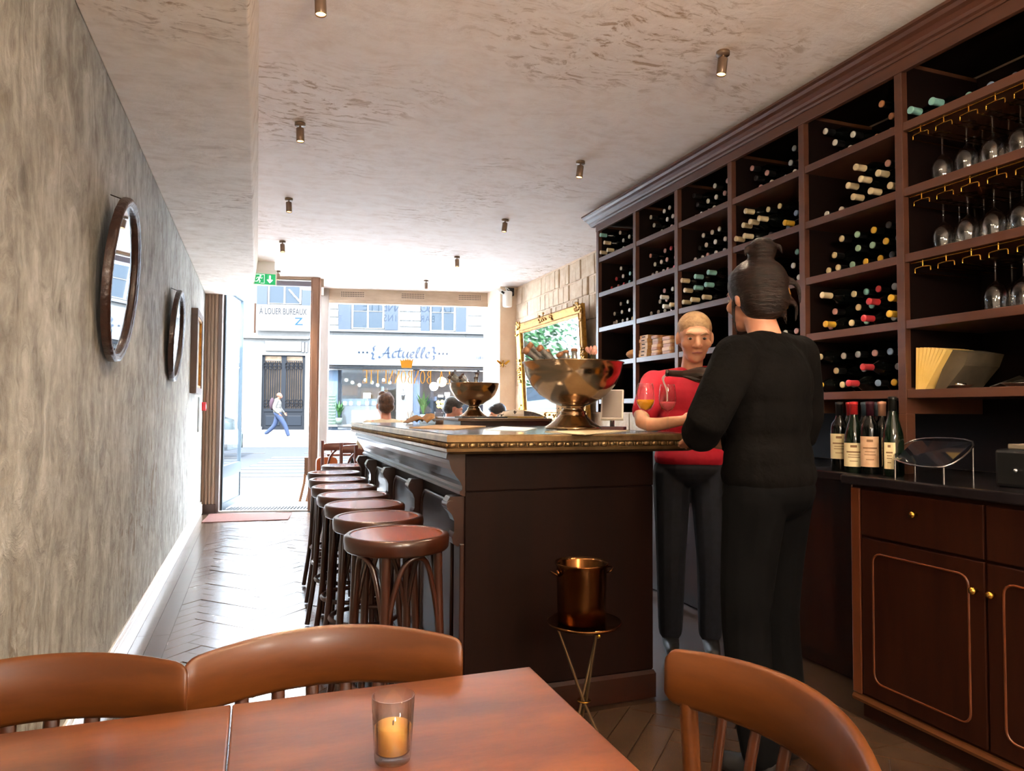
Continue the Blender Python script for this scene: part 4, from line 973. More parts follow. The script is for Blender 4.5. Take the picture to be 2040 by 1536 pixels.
br = MB(); br.ball((SX+.14, POST[1]+.14, z0+.042), (.11, .13, .043), nu=16, nv=10)
tag(br.build('bread_loaf', M('crust', '#b8763a', '#d6a468', rough=.8, scale=12, bump=.5)), 'round crusty loaf of bread on the lowest far shelf', 'bread')
# ---------------------------------------------------------------- hanging glasses
def glass_mesh(name, bowl_r=.042, bowl_h=.105, stem=.085, foot=.034):
    """stemmed glass standing on z=0, thin double wall"""
    z1 = stem+.008; pr = [(0, 0), (foot, 0), (foot, .002), (.006, .006), (.0035, .02), (.0035, z1-.01), (.010, z1), (.026, z1+.012), (bowl_r*.93, z1+.035), (bowl_r, z1+.055), (bowl_r*.90, z1+bowl_h*.85), (bowl_r*.80, z1+bowl_h),
          (bowl_r*.78, z1+bowl_h), (bowl_r*.88, z1+bowl_h*.85), (bowl_r*.975, z1+.055), (bowl_r*.90, z1+.036), (.024, z1+.015), (0, z1+.006)]
    mb = MB(); mb.lathe(pr, n=24); me = mb.mesh(name); me.materials.append(m_clear); return me
gm = glass_mesh('hanging_glass'); gh = .085+.008+.105
for row in range(3):
    z = SZ[row]
    rk = thing('glass_rack', ['brass wire glass rack under the top shelf at the far right', 'brass wire glass rack in the middle of the three rack rows', 'lowest brass wire glass rack above the napkins'][row], 'glass rack', (SX+.15, 1.93, z))
    MB().tube([(SX+.02, 2.185, z-.006), (SX+.02, 1.67, z-.006)], .003, 6).build('rail', m_brass, rk)
    for k in range(5):
        y = 2.13-k*.105
        MB().tube([(SX+.02, y, z), (SX+.02, y, z-.028)], .003, 6).build('hanger', m_brass, rk)
        for s in (-1, 1):
            MB().tube([(SX+.02, y, z-.028), (SX+.02, y+s*.032, z-.03), (SX+.02, y+s*.036, z-.034), (SX+.02, y+s*.036, z-.05)], .0028, 6).build('prong', m_brass, rk)
            MB().tube([(SX+.02, y+s*.036, z-.048), (SX+.33, y+s*.036, z-.048)], .0025, 6).build('wire', m_brass, rk)
    for k in range(5):
        for dx in (0, 1, 2):
            if (row == 2 and k < 2) or (row, k) == (0, 0) and dx == 1: continue
            if dx == 2 and k % 2: continue
            y = 2.13-.0525-k*.105
            o = bpy.data.objects.new('wine_glass', gm); COL.objects.link(o); o.location = (SX+.075+dx*.09, y, z-.045); o.rotation_euler = (PI, 0, 0)
            tag(o, 'hanging wine glass '+['first', 'second', 'third', 'fourth', 'fifth'][k]+' from the post, '+['front', 'middle', 'back'][dx]+' rank, '+['top', 'middle', 'lowest'][row]+' rack', 'glass', ['glasses of the top rack', 'glasses of the middle rack', 'glasses of the lowest rack'][row])

# folded menus, dishes and foil in the lowest compartment
z5 = SZ[4]+.0365
fp = thing('pleated_menus', 'fan of pale yellow pleated paper menus beside the shelf post', 'paper', (SX+.1, 2.13, z5))
m_yel = M('yellow_paper', '#d9b45a', '#e6c67a', rough=.8, scale=3)
for i in range(8):
    a = .02+i*.055; yb_ = 2.185-.004*i
    P = [(0, 0), (-.01-.0, .0), (-math.sin(a)*.25-.012, math.cos(a)*.17), (-math.sin(a)*.25, math.cos(a)*.175)]
    MB().prism([(p[0], p[1]) for p in P], (SX+.035+.001*i, yb_, z5), (0,1,0), (0,0,1), (1,0,0), .16).build('sheet', m_yel, fp)
MB().prism([(0, 0), (-.05, 0), (-.13, .09), (-.15, .14), (-.07, .16)], (SX+.075, 2.13, z5), (0,1,0), (0,0,1), (1,0,0), .2).build('grey_cover', M('grey_paper', '#5a4e3a', '#463c2c', rough=.8, scale=6), fp)
for (yy, r_, lb) in ((2.01, .042, 'small silver dish on the lowest shelf beside the menus'), (1.78, .06, 'flat silver plate on the lowest shelf at the right edge')):
    t = thing('metal_dish', lb, 'dish', (SX+.06+r_*.2, yy, z5)); c = Vector((SX+.06+r_*.2, yy, z5))
    MB().lathe([(0, 0), (r_*.6, 0), (r_, .012), (r_*1.02, .013), (r_*.62, .004), (0, .004)], c, n=24).build('dish', m_chrome, t)
    if yy > 1.9: MB().lathe([(.018, .005), (.02, .02), (.019, .02), (.016, .008)], c, n=14).build('inner_cup', m_chrome, t)
fb = MB(); rf_ = random.Random(4); G = []
for i in range(9):
    for j in range(5):
        G.append((SX+.16+j*.04, 1.96-i*.03, z5+.006+.03*rf_.random()*math.sin(PI*i/8)+.02*rf_.random()))
fb.add(G, [(i*5+j, i*5+j+1, (i+1)*5+j+1, (i+1)*5+j) for i in range(8) for j in range(4)], 0, False)
b = fb.build('foil_wrap', M('foil', '#7c7a74', rough=.25, metal=.9)); tag(b, 'crumpled dark foil lying behind the dishes on the lowest shelf', 'foil'); b.modifiers.new('s', 'SOLIDIFY').thickness = .004

# bottles standing on the buffet
def std_bottle(loc, cap, body, label, lab=None, h=1.0, sh='bdx', extra=None):
    t = thing('wine_bottle', label, 'bottle', loc); c = Vector(loc)
    if sh == 'bdx': P = [(0, .0), (.034, 0), (.037, .005), (.037, .185), (.033, .205), (.019, .225), (.0145, .24), (.0145, .285), (.016, .287), (.016, .298), (.012, .30), (0, .30)]
    else: P = [(0, .0), (.036, 0), (.040, .006), (.040, .13), (.037, .16), (.028, .195), (.019, .225), (.015, .25), (.0145, .285), (.016, .287), (.016, .298), (.012, .30), (0, .30)]
    MB().lathe([(r_, z*h) for r_, z in P], c, n=24).build('glass', body, t)
    MB().lathe([(.0152, .240*h), (.0155, .286*h), (.0168, .288*h), (.0168, .299*h), (.0, .3015*h)] if sh == 'bdx' else [(.0162, .245*h), (.0152, .286*h), (.0168, .288*h), (.0168, .299*h), (.0, .3015*h)], c, n=16).build('capsule', cap, t)
    if lab:
        r_ = .0377 if sh == 'bdx' else .0407; z0_, z1_, a0, a1, mt_ = lab
        V = []; n = 12
        for i in range(n+1):
            a = a0+(a1-a0)*i/n
            for z in (z0_, z1_): V.append(c+Vector((math.cos(a)*r_, math.sin(a)*r_, z)))
        lb = MB().add(V, [(2*i, 2*i+2, 2*i+3, 2*i+1) for i in range(n)], 0, True).build('label', mt_, t)
        pr = MB(); r2 = r_+.0004
        for (zz, f0, f1, hh) in ((.86, .38, .62, .010), (.62, .22, .78, .006), (.50, .30, .70, .003), (.40, .28, .72, .003), (.24, .35, .65, .003)):
            zc = z0_+(z1_-z0_)*zz; W = []
            for i in range(7):
                a = a0+(a1-a0)*(f0+(f1-f0)*i/6)
                W += [c+Vector((math.cos(a)*r2, math.sin(a)*r2, zc-hh/2)), c+Vector((math.cos(a)*r2, math.sin(a)*r2, zc+hh/2))]
            pr.add(W, [(2*i, 2*i+2, 2*i+3, 2*i+1) for i in range(6)])
        pr.build('print', M('label_ink', '#7a5a3c', rough=.8), lb, kind='stuff')
    return t
m_lab = M('label_paper', '#d8c9a0', '#cdbb8e', rough=.7, scale=5)
fcap = lambda n_, c_: M('foil_'+n_, c_, rough=.35, metal=.3)
A0, A1 = PI*.80, PI*1.65
zc = .9705
def bpos(px, X): p = at(px, 900, X=X); return (X, p.y, zc)
std_bottle(bpos(1673, 2.43), fcap('black', '#101012'), m_bot, 'dark wine bottle with a cream label, half behind the server', (.05, .16, A0, A1, m_lab))
std_bottle(bpos(1694, 2.51), fcap('red', '#a01e22'), m_botg, 'red capped green bottle standing at the back of the buffet group', (.05, .15, A0, A1, m_lab))
std_bottle(bpos(1702, 2.40), fcap('crimson', '#b3262a'), m_botg, 'front red capped bottle with a tall cream label on the buffet', (.025, .125, A0, A1, m_lab), sh='bgy')
std_bottle(bpos(1724, 2.52), fcap('steel', '#3b4a55'), m_bot, 'unlabelled dark bottle at the back of the buffet group', None)
std_bottle(bpos(1734, 2.40), fcap('plum', '#3a1420'), m_bot, 'dark bottle with a long pinkish label in the buffet group', (.03, .155, A0, A1, M('label_rose', '#cfae8a', '#c49a78', rough=.7, scale=30)))
std_bottle(bpos(1751, 2.53), fcap('smoke', '#4b5660'), m_bot, 'dark bottle with a short label behind the pinkish capped bottle', (.07, .14, A0, A1, m_lab))
std_bottle(bpos(1758, 2.44), fcap('rosecork', '#a87c66'), m_bot, 'dark bottle with a pinkish brown capsule in the buffet group', None)
std_bottle(bpos(1779, 2.40), fcap('night', '#0d0f0d'), m_botg, 'tall dark bottle with a narrow side label, rightmost on the buffet', (.03, .135, PI*.95, PI*1.3, m_lab), h=1.06, sh='bgy')
# glass tray with a steel rim
ty = thing('glass_tray', 'tilted glass tray with a thin steel rim on the buffet', 'tray', (2.42, 1.85, .9705))
q = [at(1783, 914, X=2.33), at(1880, 930, X=2.30), at(1938, 880, X=2.47), at(1822, 876, X=2.52)]
q = [Vector((p.x, p.y, max(p.z, .978))) for p in q]
MB().tube(cr([p for p in q], 5, True), .0035, 7, closed=True).build('rim', m_chrome, ty)
MB().add([p-UP*.002 for p in q]+[p-UP*.006 for p in q], [(0,1,2,3), (7,6,5,4), (0,4,5,1), (1,5,6,2), (2,6,7,3), (3,7,4,0)]).build('plate', M('tray_dark_glass', '#14161c', rough=.06, spec=.8), ty)
for p in q: MB().tube([(p.x, p.y, .9705), (p.x, p.y, p.z-.004)], .004, 6).build('foot', m_chrome, ty)
cm = thing('coffee_grinder', 'low black appliance with a chrome knob at the right edge of the buffet', 'appliance', (2.55, 1.62, .9705))
MB().box((2.42, 1.5, .9705), (2.75, 1.74, 1.10)).build('housing', m_black, cm, bevel=.012); MB().box((2.46, 1.52, 1.10), (2.72, 1.72, 1.118)).build('lid', M('appliance_lid', '#6f6657', rough=.3), cm, bevel=.004)
MB().ball((2.412, 1.66, 1.03), .008, nu=10, nv=8).build('knob', m_chrome, cm)

# ---------------------------------------------------------------- champagne bowls and bar things
m_pewter = M('polished_pewter', '#b39a7e', '#94795b', rough=.17, metal=1.0, scale=9, lo=.2, hi=.8, rvar=.05)
def bowl(label, c, R, cat='bowl'):
    c = Vector(c); t = thing('champagne_bowl', label, cat, c); k = R/.245
    ky = k*.955
    body = [(.03, .115), (.055, .118), (.10, .135), (.16, .175), (.205, .225), (.232, .285), (.243, .335), (.249, .338), (.250, .343), (.243, .345), (.236, .338), (.225, .285), (.198, .23), (.15, .18), (.09, .142), (0, .13)]
    MB().lathe([(r_*k, z*ky) for r_, z in body], c, n=64).build('basin', m_pewter, t)
    foot = [(.0, 0), (.135, 0), (.140, .006), (.136, .014), (.118, .024), (.095, .042), (.074, .062), (.062, .078), (.064, .088), (.052, .094), (.050, .106), (.060, .113), (.058, .12), (0, .12)]
    MB().lathe([(r_*k, z*k) for r_, z in foot], c, n=40).build('foot', m_pewter, t)
    return t
B1 = Vector((1.45, 3.13, BZ+.004)); bowl('large pewter champagne bowl full of bottles on the near bar', B1, .245)
B2 = Vector((1.425, 4.72, BZ+.049)); bowl('smaller pewter champagne bowl farther along the bar', B2, .178)
m_foil = M('silver_foil', '#c9cbc8', '#8d8f8c', rough=.3, metal=.8, scale=40, bump=.5, bdist=.004); m_cork = M('bronze_cap', '#a0714e', '#8a5c3c', rough=.45, metal=.2, scale=20)
def sparkling(label, foot, head, r0, group, cap=m_cork, foil=m_foil):
    foot, head = Vector(foot), Vector(head); d = (head-foot); L_ = d.length; d.normalize(); t = thing('champagne_bottle', label, 'bottle', foot, 0, group)
    MB().lathe([(0, 0), (r0*2.0, 0), (r0*2.2, .01), (r0*2.2, L_*.45), (r0*1.9, L_*.55), (r0*1.15, L_*.72), (r0*1.02, L_*.78)], foot, d, n=18).build('glass', m_botg, t)
    MB().lathe([(r0*1.2, L_*.70), (r0*1.06, L_*.80), (r0*1.0, L_*.93), (r0*1.15, L_*.94)], foot, d, n=18).build('foil', foil, t)
    MB().lathe([(r0*1.15, L_*.93), (r0*1.22, L_*.955), (r0*1.18, L_*.99), (r0*.8, L_*1.0), (0, L_*1.0)], foot, d, n=18).build('cap', cap, t)
def at_d(x, y, Y): return at(x, y, Y=Y)
for i, (hx, hy, dY) in enumerate(((1043, 700, .02), (1052, 690, .10), (1072, 695, .0), (1087, 703, .12), (1113, 708, -.04), (1126, 704, .10), (1144, 699, .02))):
    h_ = at_d(hx, hy-5, B1.y+dY); ft = Vector((B1.x+(h_.x-B1.x)*-.25+.02, B1.y+dY*.3, B1.z+.17*1.0)); ft = ft + (ft-h_).normalized()*.0
    sparkling(['leftmost', 'second', 'third', 'fourth', 'fifth', 'sixth', 'rightmost'][i]+' foil necked champagne bottle in the large bowl', ft, h_, .0150, 'champagne bottles in the large bowl')
for i, (hx, hy, dY) in enumerate(((893, 752, .0), (899, 746, .05), (916, 752, -.03), (920, 748, .06), (948, 754, .0), (950, 746, .05))):
    h_ = at_d(hx, hy-3, B2.y+dY); ft = Vector((B2.x+(h_.x-B2.x)*-.2+.02, B2.y+dY*.3, B2.z+.13))
    sparkling(['leftmost', 'second', 'third', 'fourth', 'fifth', 'rightmost'][i]+' dark capped bottle in the smaller farther bowl', ft, h_, .0135, 'bottles in the smaller bowl', M('dark_cap', '#4a3428', rough=.5))
fw = thing('dried_flower', 'pink dried flower head rising behind the large champagne bowl', 'flower', at(1178, 722, Y=3.2)); f0 = at(1178, 700, Y=3.24); rr = random.Random(8)
MB().tube([f0-UP*.12, f0], .003, 6).build('stem', M('stem_green', '#6f7a4a', rough=.7), fw)
for i in range(9):
    a = i*.7; d = Vector((math.cos(a), math.sin(a)*.6, .5*rr.random())); MB().ball(f0+d*.02+UP*rr.uniform(-.01, .015), (.014, .008, .014), d.normalized(), d.normalized().orthogonal(), UP, nu=8, nv=6).build('petal', M('pink_petal', '#d79a8a', '#e8b8a6', rough=.7, scale=20), fw)
# two filled wine glasses
def filled(label, x, y, col, level):
    c = Vector((x, y, BZ+.001)); t = thing('wine_glass', label, 'glass', c)
    z1 = .093; R_ = .0405; H_ = .125
    bo = [(0, 0), (.033, 0), (.033, .002), (.006, .006), (.0035, .02), (.0035, z1-.01), (.010, z1), (.026, z1+.012), (R_*.93, z1+.034), (R_, z1+.055), (R_*.90, z1+H_*.85), (R_*.80, z1+H_), (R_*.785, z1+H_), (R_*.885, z1+H_*.85), (R_*.98, z1+.055), (R_*.905, z1+.035), (.0245, z1+.0145), (0, z1+.004)]
    MB().lathe(bo, c, n=36).build('glass', m_clear, t)
    MB().lathe([(0, z1+.006), (.0235, z1+.0155), (R_*.89, z1+.036), (R_*.955, level), (0, level)], c, n=36).build('wine', col, t)
    return c
def wine_mat(name, colr, a):
    m = bpy.data.materials.new(name); m.use_nodes = True; p = m.node_tree.nodes['Principled BSDF']
    p.inputs['Base Color'].default_value = lin(colr); p.inputs['Roughness'].default_value = .05; p.inputs['Transmission Weight'].default_value = a; p.inputs['IOR'].default_value = 1.33; return m
g1 = at(1286, 862, Z=BZ); g2 = at(1330, 861, Z=BZ)
filled('stemmed glass of amber wine on the bar, left of the pair', g1.x, g1.y, wine_mat('amber_wine', '#ffae22', .3), .145)
G2 = filled('stemmed glass of rose wine being filled on the bar', g2.x, g2.y, wine_mat('rose_wine', '#ff6a78', .15), .138)
# pour
tipp = at(1326, 743, Y=G2.y-.005); tail = tipp+Vector((.235, -.185, -.022))
pb = thing('pouring_bottle', 'dark bottle held level by the server, pouring into the glass', 'bottle', tail); dv = (tail-tipp).normalized()
MB().lathe([(0, 0), (.0145, 0), (.016, .003), (.016, .012), (.0145, .014), (.0150, .075), (.021, .10), (.034, .135), (.0375, .155), (.0375, .292), (.033, .30), (0, .30)], tipp, dv, n=26).build('glass', M('bottle_brown', '#2a1a12', rough=.12, spec=.7), pb)
MB().lathe([(.0150, .015), (.0154, .078), (.0175, .088)], tipp, dv, n=20).build('capsule', M('bottle_foil_brown', '#33231b', rough=.3, metal=.4), pb)
ps = MB().tube(cr([tipp+dv*.002-UP*.008, tipp-dv*.012-UP*.03, Vector((G2.x-.004, G2.y, G2.z+.19)), Vector((G2.x-.001, G2.y, G2.z+.140))], 6), [.006]*7+[.0042]*6+[.0035]*6, 10)
tag(ps.build('wine_stream', wine_mat('pour_wine', '#ffe0da', .5)), 'thin stream of wine falling from the bottle into the glass', 'wine')
# menus and coasters
m_kraft = M('kraft_card', '#b08a5c', '#9c774b', rough=.7, scale=10)
def sheet(label, px, mat, name='menu_card', z=BZ, th=.004):
    P = [at(x, y, Z=z) for x, y in px]
    tag(MB().prism([(p.x, p.y) for p in P], (0, 0, z+.0005), (1,0,0), (0,1,0), UP, th).build(name, mat), label, 'menu')
sheet('brown menu card lying on the middle of the bar', [(815, 853), (905, 857), (968, 850), (880, 847)], m_kraft)
sheet('cream folded menu at the foot of the large champagne bowl', [(1085, 861), (1165, 867), (1255, 858), (1190, 856)], M('cream_card', '#d6c39f', rough=.7), th=.003)
sheet('white paper on the bar between the two bowls', [(965, 857), (1045, 860), (1070, 853), (1000, 850)], M('white_card', '#dfe2e3', rough=.6), th=.002)
# shot glasses with picks, brown cloth, trays
for (px, py, lb) in ((816, 843, 'short tumbler of wooden picks near the far bar edge'), (875, 848, 'dark filled tumbler beside the crumpled brown cloth')):
    c = at(px, py, Z=BZ+.001); t = thing('tumbler', lb, 'glass', c)
    MB().lathe([(0, 0), (.026, 0), (.030, .085), (.0285, .085), (.025, .006), (0, .006)], c, n=22).build('glass', m_clear, t)
    MB().lathe([(0, .007), (.0245, .007), (.0262, .035), (0, .035)], c, n=18).build('filling', M('brown_fill', '#5b4030', rough=.6), t)
    if px < 850:
        for i in range(7):
            a = i*.9; MB().tube([c+Vector((.008*math.cos(a), .008*math.sin(a), .036)), c+Vector((.021*math.cos(a), .021*math.sin(a), .092))], .0014, 5).build('pick', M('pick_wood', '#b9a58a', rough=.6), t)
cc = at(846, 845, Z=BZ+.001); cl = MB(); rc = random.Random(9); G = []
for i in range(15):
    for j in range(8):
        u, v = i/14, j/7; G.append(Vector((cc.x-.13+.27*u, cc.y-.06+.15*v, BZ+.004+.075*abs(math.sin(u*6.3+.9*v))**.7*math.sin(PI*min(1, max(0, u*.96+.02)))*(.5+.5*math.sin(PI*v))+.006*rc.random())))
cl.add(G, [(i*8+j, i*8+j+1, (i+1)*8+j+1, (i+1)*8+j) for i in range(14) for j in range(7)], 0, True)
o = cl.build('brown_cloth', M('brown_linen', '#6e4d2c', '#8a6238', rough=.8, scale=12, bump=.3)); o.modifiers.new('s', 'SOLIDIFY').thickness = .004
tag(o, 'crumpled brown cloth on the bar between two tumblers', 'cloth')
o = MB().box((1.2, 4.22, BZ+.0485), (1.5, 4.40, BZ+.058)).build('black_folder', m_black, bevel=.002); tag(o, 'thin black folder on the ledge before the smaller bowl', 'folder')
o = MB().box((1.56, 4.2, BZ+.0485), (1.74, 4.45, BZ+.060)).build('yellow_ruled_pad', M('pad_yellow', '#a8822e', rough=.5)); tag(o, 'yellow edged pad lying on the ledge right of the smaller bowl', 'pad')
# till: slanted screen on a stand, and a perforated cutlery canister
tl = thing('till_terminal', 'slanted silver till screen standing on the bar behind the wine glasses', 'till', at(1262, 852, Z=BZ+.001))
c = Vector((1.635, 3.05, BZ+.001)); tl.location = c
sd = Vector((.86, -.5, 0)); nn = Vector((-.38, -.62, .68)).normalized(); vv = sd.cross(nn).normalized(); vv = vv if vv.z > 0 else -vv
MB().obox(c+UP*.125+Vector((.0, .02, 0)), sd, vv, nn, .055, .10, .007).build('screen', M('till_silver', '#cfc8be', rough=.35, metal=.3), tl, bevel=.004)
MB().obox(c+UP*.125+Vector((.0, .02, 0))+nn*.0075, sd, vv, nn, .047, .09, .001).build('display', M('till_glass', '#8a8078', rough=.1), tl)
MB().tube([c+UP*.015+Vector((.02, .06, 0)), c+UP*.11+Vector((.01, .04, 0))], .012, 8).build('stand', m_chrome, tl)
MB().prism(rrect(-.07, -.07, .07, .07, .02), c+Vector((.02, .06, 0)), sd, Vector((.5, .86, 0)), UP, .018).build('base', M('till_base', '#4a1c22', rough=.3), tl)
cn = thing('cutlery_canister', 'perforated pale metal canister between the large bowl and the till', 'canister', (1.60, 3.55, BZ+.001)); c = Vector((1.60, 3.55, BZ+.001))
MB().lathe([(0, 0), (.05, 0), (.052, .13), (.049, .13), (.047, .005), (0, .005)], c, n=24).build('can', M('can_cream', '#bfa98a', rough=.35, metal=.3), cn)
h = MB()
for i in range(14):
    for k in range(5): a = 2*PI*i/14+k*.2; h.lathe([(0, 0), (.004, 0)], c+Vector((math.cos(a)*.0525, math.sin(a)*.0525, .02+k*.022)), (math.cos(a), math.sin(a), 0), n=6)
h.build('perforations', m_joint, cn, kind='stuff')
for i in range(4): MB().tube([c+Vector((.01*i-.015, .01, .01)), c+Vector((.018*i-.03, .015, .19))], .004, 6).build('fork', m_chrome, cn)

# ---------------------------------------------------------------- ceiling spots
m_spot = M('spot_bronze', '#8a7462', '#77614f', rough=.35, metal=.4); m_bulb = M('spot_glow', '#ffcf8a', emit='#ffb45a', estr=14)
SPOTS = []
def spot(x, y, label, tilt=(0, 0), power=38, lightonly=False):
    t = thing('ceiling_spotlight', label, 'spotlight', (x, y, CEIL), 0, 'small ceiling spotlights')
    MB().lathe([(0, 0), (.03, 0), (.03, -.016), (0, -.016)], n=18).build('mount', m_spot, t, local=True)
    MB().tube([(0, 0, -.015), (.0, 0, -.034)], .006, 8).build('swivel', m_spot, t, local=True)
    d = Vector((tilt[0], tilt[1], -1)).normalized(); p = Vector((.0, 0, -.03))
    MB().lathe([(0, 0), (.020, 0), (.022, .003), (.022, .076), (.020, .078), (.019, .070)], p, d, n=20).build('can', m_spot, t, local=True)
    MB().lathe([(.0195, .0715), (0, .0715)], p, d, n=16).build('lamp', m_bulb, t, local=True)
    l = bpy.data.lights.new('spot_beam', 'SPOT'); l.energy = power; l.color = (1.0, .80, .58); l.spot_size = 1.75; l.spot_blend = .7; l.shadow_soft_size = .03
    lo = bpy.data.objects.new('spot_beam', l); COL.objects.link(lo); lo.parent = t; lo.location = p+d*.085; lo.rotation_euler = d.to_track_quat('-Z', 'Y').to_euler()
    return t
N5 = ['nearest', 'second', 'third', 'fourth', 'farthest']
for i, y in enumerate((2.75, 4.11, 5.62, 7.07, 8.62)): spot(.2, y, N5[i]+' ceiling spotlight of the row beside the soffit', (.04, -.03))
for i, y in enumerate((2.61, 4.10, 5.58, 7.11, 8.55)): spot(1.95, y, N5[i]+' ceiling spotlight of the row over the bar', (-.12, .02) if i < 3 else (.03, 0))
for (x, y, wh) in ((.2, 1.25, 'over the foreground table'), (1.95, 1.1, 'over the buffet cabinet'), (.2, -.3, 'behind the camera beside the soffit'), (1.95, -.4, 'behind the camera on the cabinet side'), (.9, -1.8, 'near the back wall')): spot(x, y, 'added unseen ceiling spotlight '+wh, (0, 0), 38)  # extra fill spots added out of view to brighten the room
# ---------------------------------------------------------------- left wall
m_mirror = M('mirror_silver', '#dfe8ee', rough=.02, metal=1.0)
m_oval = M('carved_dark_frame', '#2b1813', '#3c241b', rough=.35, scale=30, bump=.5, bscale=50, coat=.2)
def oval(label, y, z, hy, hz, lean):
    """oval mirror hung from a cord: leans off the wall at the top"""
    t = thing('oval_mirror', label, 'mirror', (XL, y, z-hz)); X0 = XL+.012
    ax = Vector((0, 1, 0)); up = Vector((math.sin(lean), 0, math.cos(lean))); nr = Vector((math.cos(lean), 0, -math.sin(lean))); c = Vector((X0+hz*math.sin(lean), y, z))
    V = []; F = []; n = 64; pf = [(1.0, 0), (1.0, .022), (.985, .032), (.96, .035), (.935, .030), (.915, .025), (.905, .027), (.895, .020), (.89, .008)]
    for i in range(n):
        a = 2*PI*i/n; wob = 1+.006*math.sin(a*22)
        for r_, d in pf: 
            dr = 1-r_; V.append(c+ax*(hy-dr*hz)*math.cos(a)*(wob if r_ > .9 else 1)+up*(hz-dr*hz)*math.sin(a)*(wob if r_ > .9 else 1)+nr*d)
    k = len(pf)
    for i in range(n):
        for j in range(k-1): F.append((i*k+j, i*k+j+1, ((i+1) % n)*k+j+1, ((i+1) % n)*k+j))
    MB().add(V, F, 0, True).build('frame', m_oval, t)
    G = [c+ax*(hy-.105*hz)*math.cos(2*PI*i/n)+up*(hz-.105*hz)*math.sin(2*PI*i/n)+nr*.012 for i in range(n)]
    MB().add(G, [tuple(range(n))]).build('glass', m_mirror, t)
    MB().add([c+ax*hy*.97*math.cos(2*PI*i/n)+up*hz*.97*math.sin(2*PI*i/n)+nr*.002 for i in range(n)], [tuple(range(n-1, -1, -1))]).build('backing', m_joint, t)
    MB().tube([c+up*hz*.98+nr*.01, Vector((XL, y, z+hz+.015))], .0025, 5).build('cord', m_joint, t)
oval('larger near oval mirror in a carved dark frame on the left wall', 3.40, 1.775, .32, .352, .075)
oval('farther oval mirror in a dark frame on the left wall', 5.66, 1.76, .33, .335, .06)
pf_ = thing('picture_frame', 'rectangular brown framed picture near the door on the left wall', 'picture', (XL, 7.75, 1.38))
y0, y1, z0, z1 = 7.35, 8.05, 1.38, 2.20
mb = MB()
for (a, b, c_, d) in ((y0, y1, z1-.06, z1), (y0, y1, z0, z0+.06), (y0, y0+.06, z0+.06, z1-.06), (y1-.06, y1, z0+.06, z1-.06)): mb.box((XL, a, c_), (XL+.06, b, d))
mb.build('frame', wood('frame_walnut', '#4c3528', '#5f4535', rough=.45, grain='z'), pf_, bevel=.004)
MB().box((XL, y0+.06, z0+.06), (XL+.03, y1-.06, z1-.06)).build('picture', M('picture_gold', '#8c6a30', '#5c4724', rough=.5, scale=5), pf_)
lp = MB()
for (a, b, c_, d) in ((y0+.06, y1-.06, z1-.085, z1-.06), (y0+.06, y1-.06, z0+.06, z0+.085), (y0+.06, y0+.085, z0+.085, z1-.085), (y1-.085, y1-.06, z0+.085, z1-.085)): lp.box((XL+.02, a, c_), (XL+.05, b, d))
lp.build('gilt_liner', m_gold, pf_)
cpnt = thing('fire_call_point', 'red fire alarm call point on the wall by the door', 'alarm', (XL, 8.95, 1.2))
MB().box((XL, 8.93, 1.21), (XL+.045, 9.03, 1.31)).build('box', m_red, cpnt, bevel=.006); MB().box((XL+.045, 8.955, 1.235), (XL+.047, 9.005, 1.285)).build('window', m_white, cpnt)
nt_ = thing('wall_notice', 'narrow pale framed notice below the picture near the door', 'notice', (XL, 8.5, .98))
MB().box((XL, 8.35, .98), (XL+.02, 8.62, 1.36)).build('frame', M('notice_frame', '#b9c2c6', rough=.4), nt_, bevel=.003); MB().box((XL+.02, 8.37, 1.0), (XL+.022, 8.60, 1.34)).build('sheet', m_white, nt_)

# exit sign hanging from the ceiling
es_ = thing('exit_sign', 'green emergency exit sign with running figure and down arrow', 'exit sign', (.06, 8.1, 2.70))
ec = at(528, 556, Y=8.1); m_green = M('exit_green', '#0e9a58', rough=.4, emit='#0e9a58', estr=.35); m_signw = M('exit_white', '#f4f7f4', rough=.4, emit='#ffffff', estr=.5)
hw, hh = .108, .058
MB().box((ec.x-hw-.012, ec.y, ec.z-hh-.006), (ec.x+hw+.012, ec.y+.03, ec.z+hh+.05)).build('housing', m_white, es_, bevel=.003)
MB().box((ec.x-hw, ec.y-.003, ec.z-hh), (ec.x+hw, ec.y, ec.z+hh)).build('panel', m_green, es_)
pic = MB(); o_ = Vector((ec.x, ec.y-.0038, ec.z)); ex_, ey_ = Vector((1, 0, 0)), Vector((0, 0, 1))
pic.add([o_+ex_*x+ey_*y for x, y in ((-.005, -.048), (-.045, -.048), (-.045, -.044), (-.009, -.044), (-.009, .046), (-.1, .046), (-.1, .05), (-.005, .05))], [tuple(range(8))])
for pts, wd in (([(-.055, .018), (-.066, -.008)], .015), ([(-.066, -.008), (-.05, -.022), (-.058, -.042)], .008), ([(-.066, -.008), (-.082, -.028), (-.1, -.03)], .008), ([(-.055, .018), (-.036, .006), (-.026, .014)], .006), ([(-.055, .018), (-.08, .014), (-.09, -.002)], .006)): stroke(pic, pts, wd, o_, ex_, ey_)
pic.lathe([(0, 0), (.009, 0)], o_+ex_*-.048+ey_*.033, (0, -1, 0), n=12)
stroke(pic, [(.05, .042), (.05, -.02)], .018, o_, ex_, ey_); pic.add([o_+ex_*x+ey_*y for x, y in ((.05, -.044), (.018, -.008), (.03, -.001), (.05, -.02), (.07, -.001), (.082, -.008))], [(0, 1, 2, 3), (0, 3, 4, 5)])
pic.build('pictogram', m_signw, es_)
MB().box((ec.x-.1, ec.y+.005, ec.z+hh+.05), (ec.x+.1, ec.y+.025, CEIL)).build('bracket', m_white, es_)
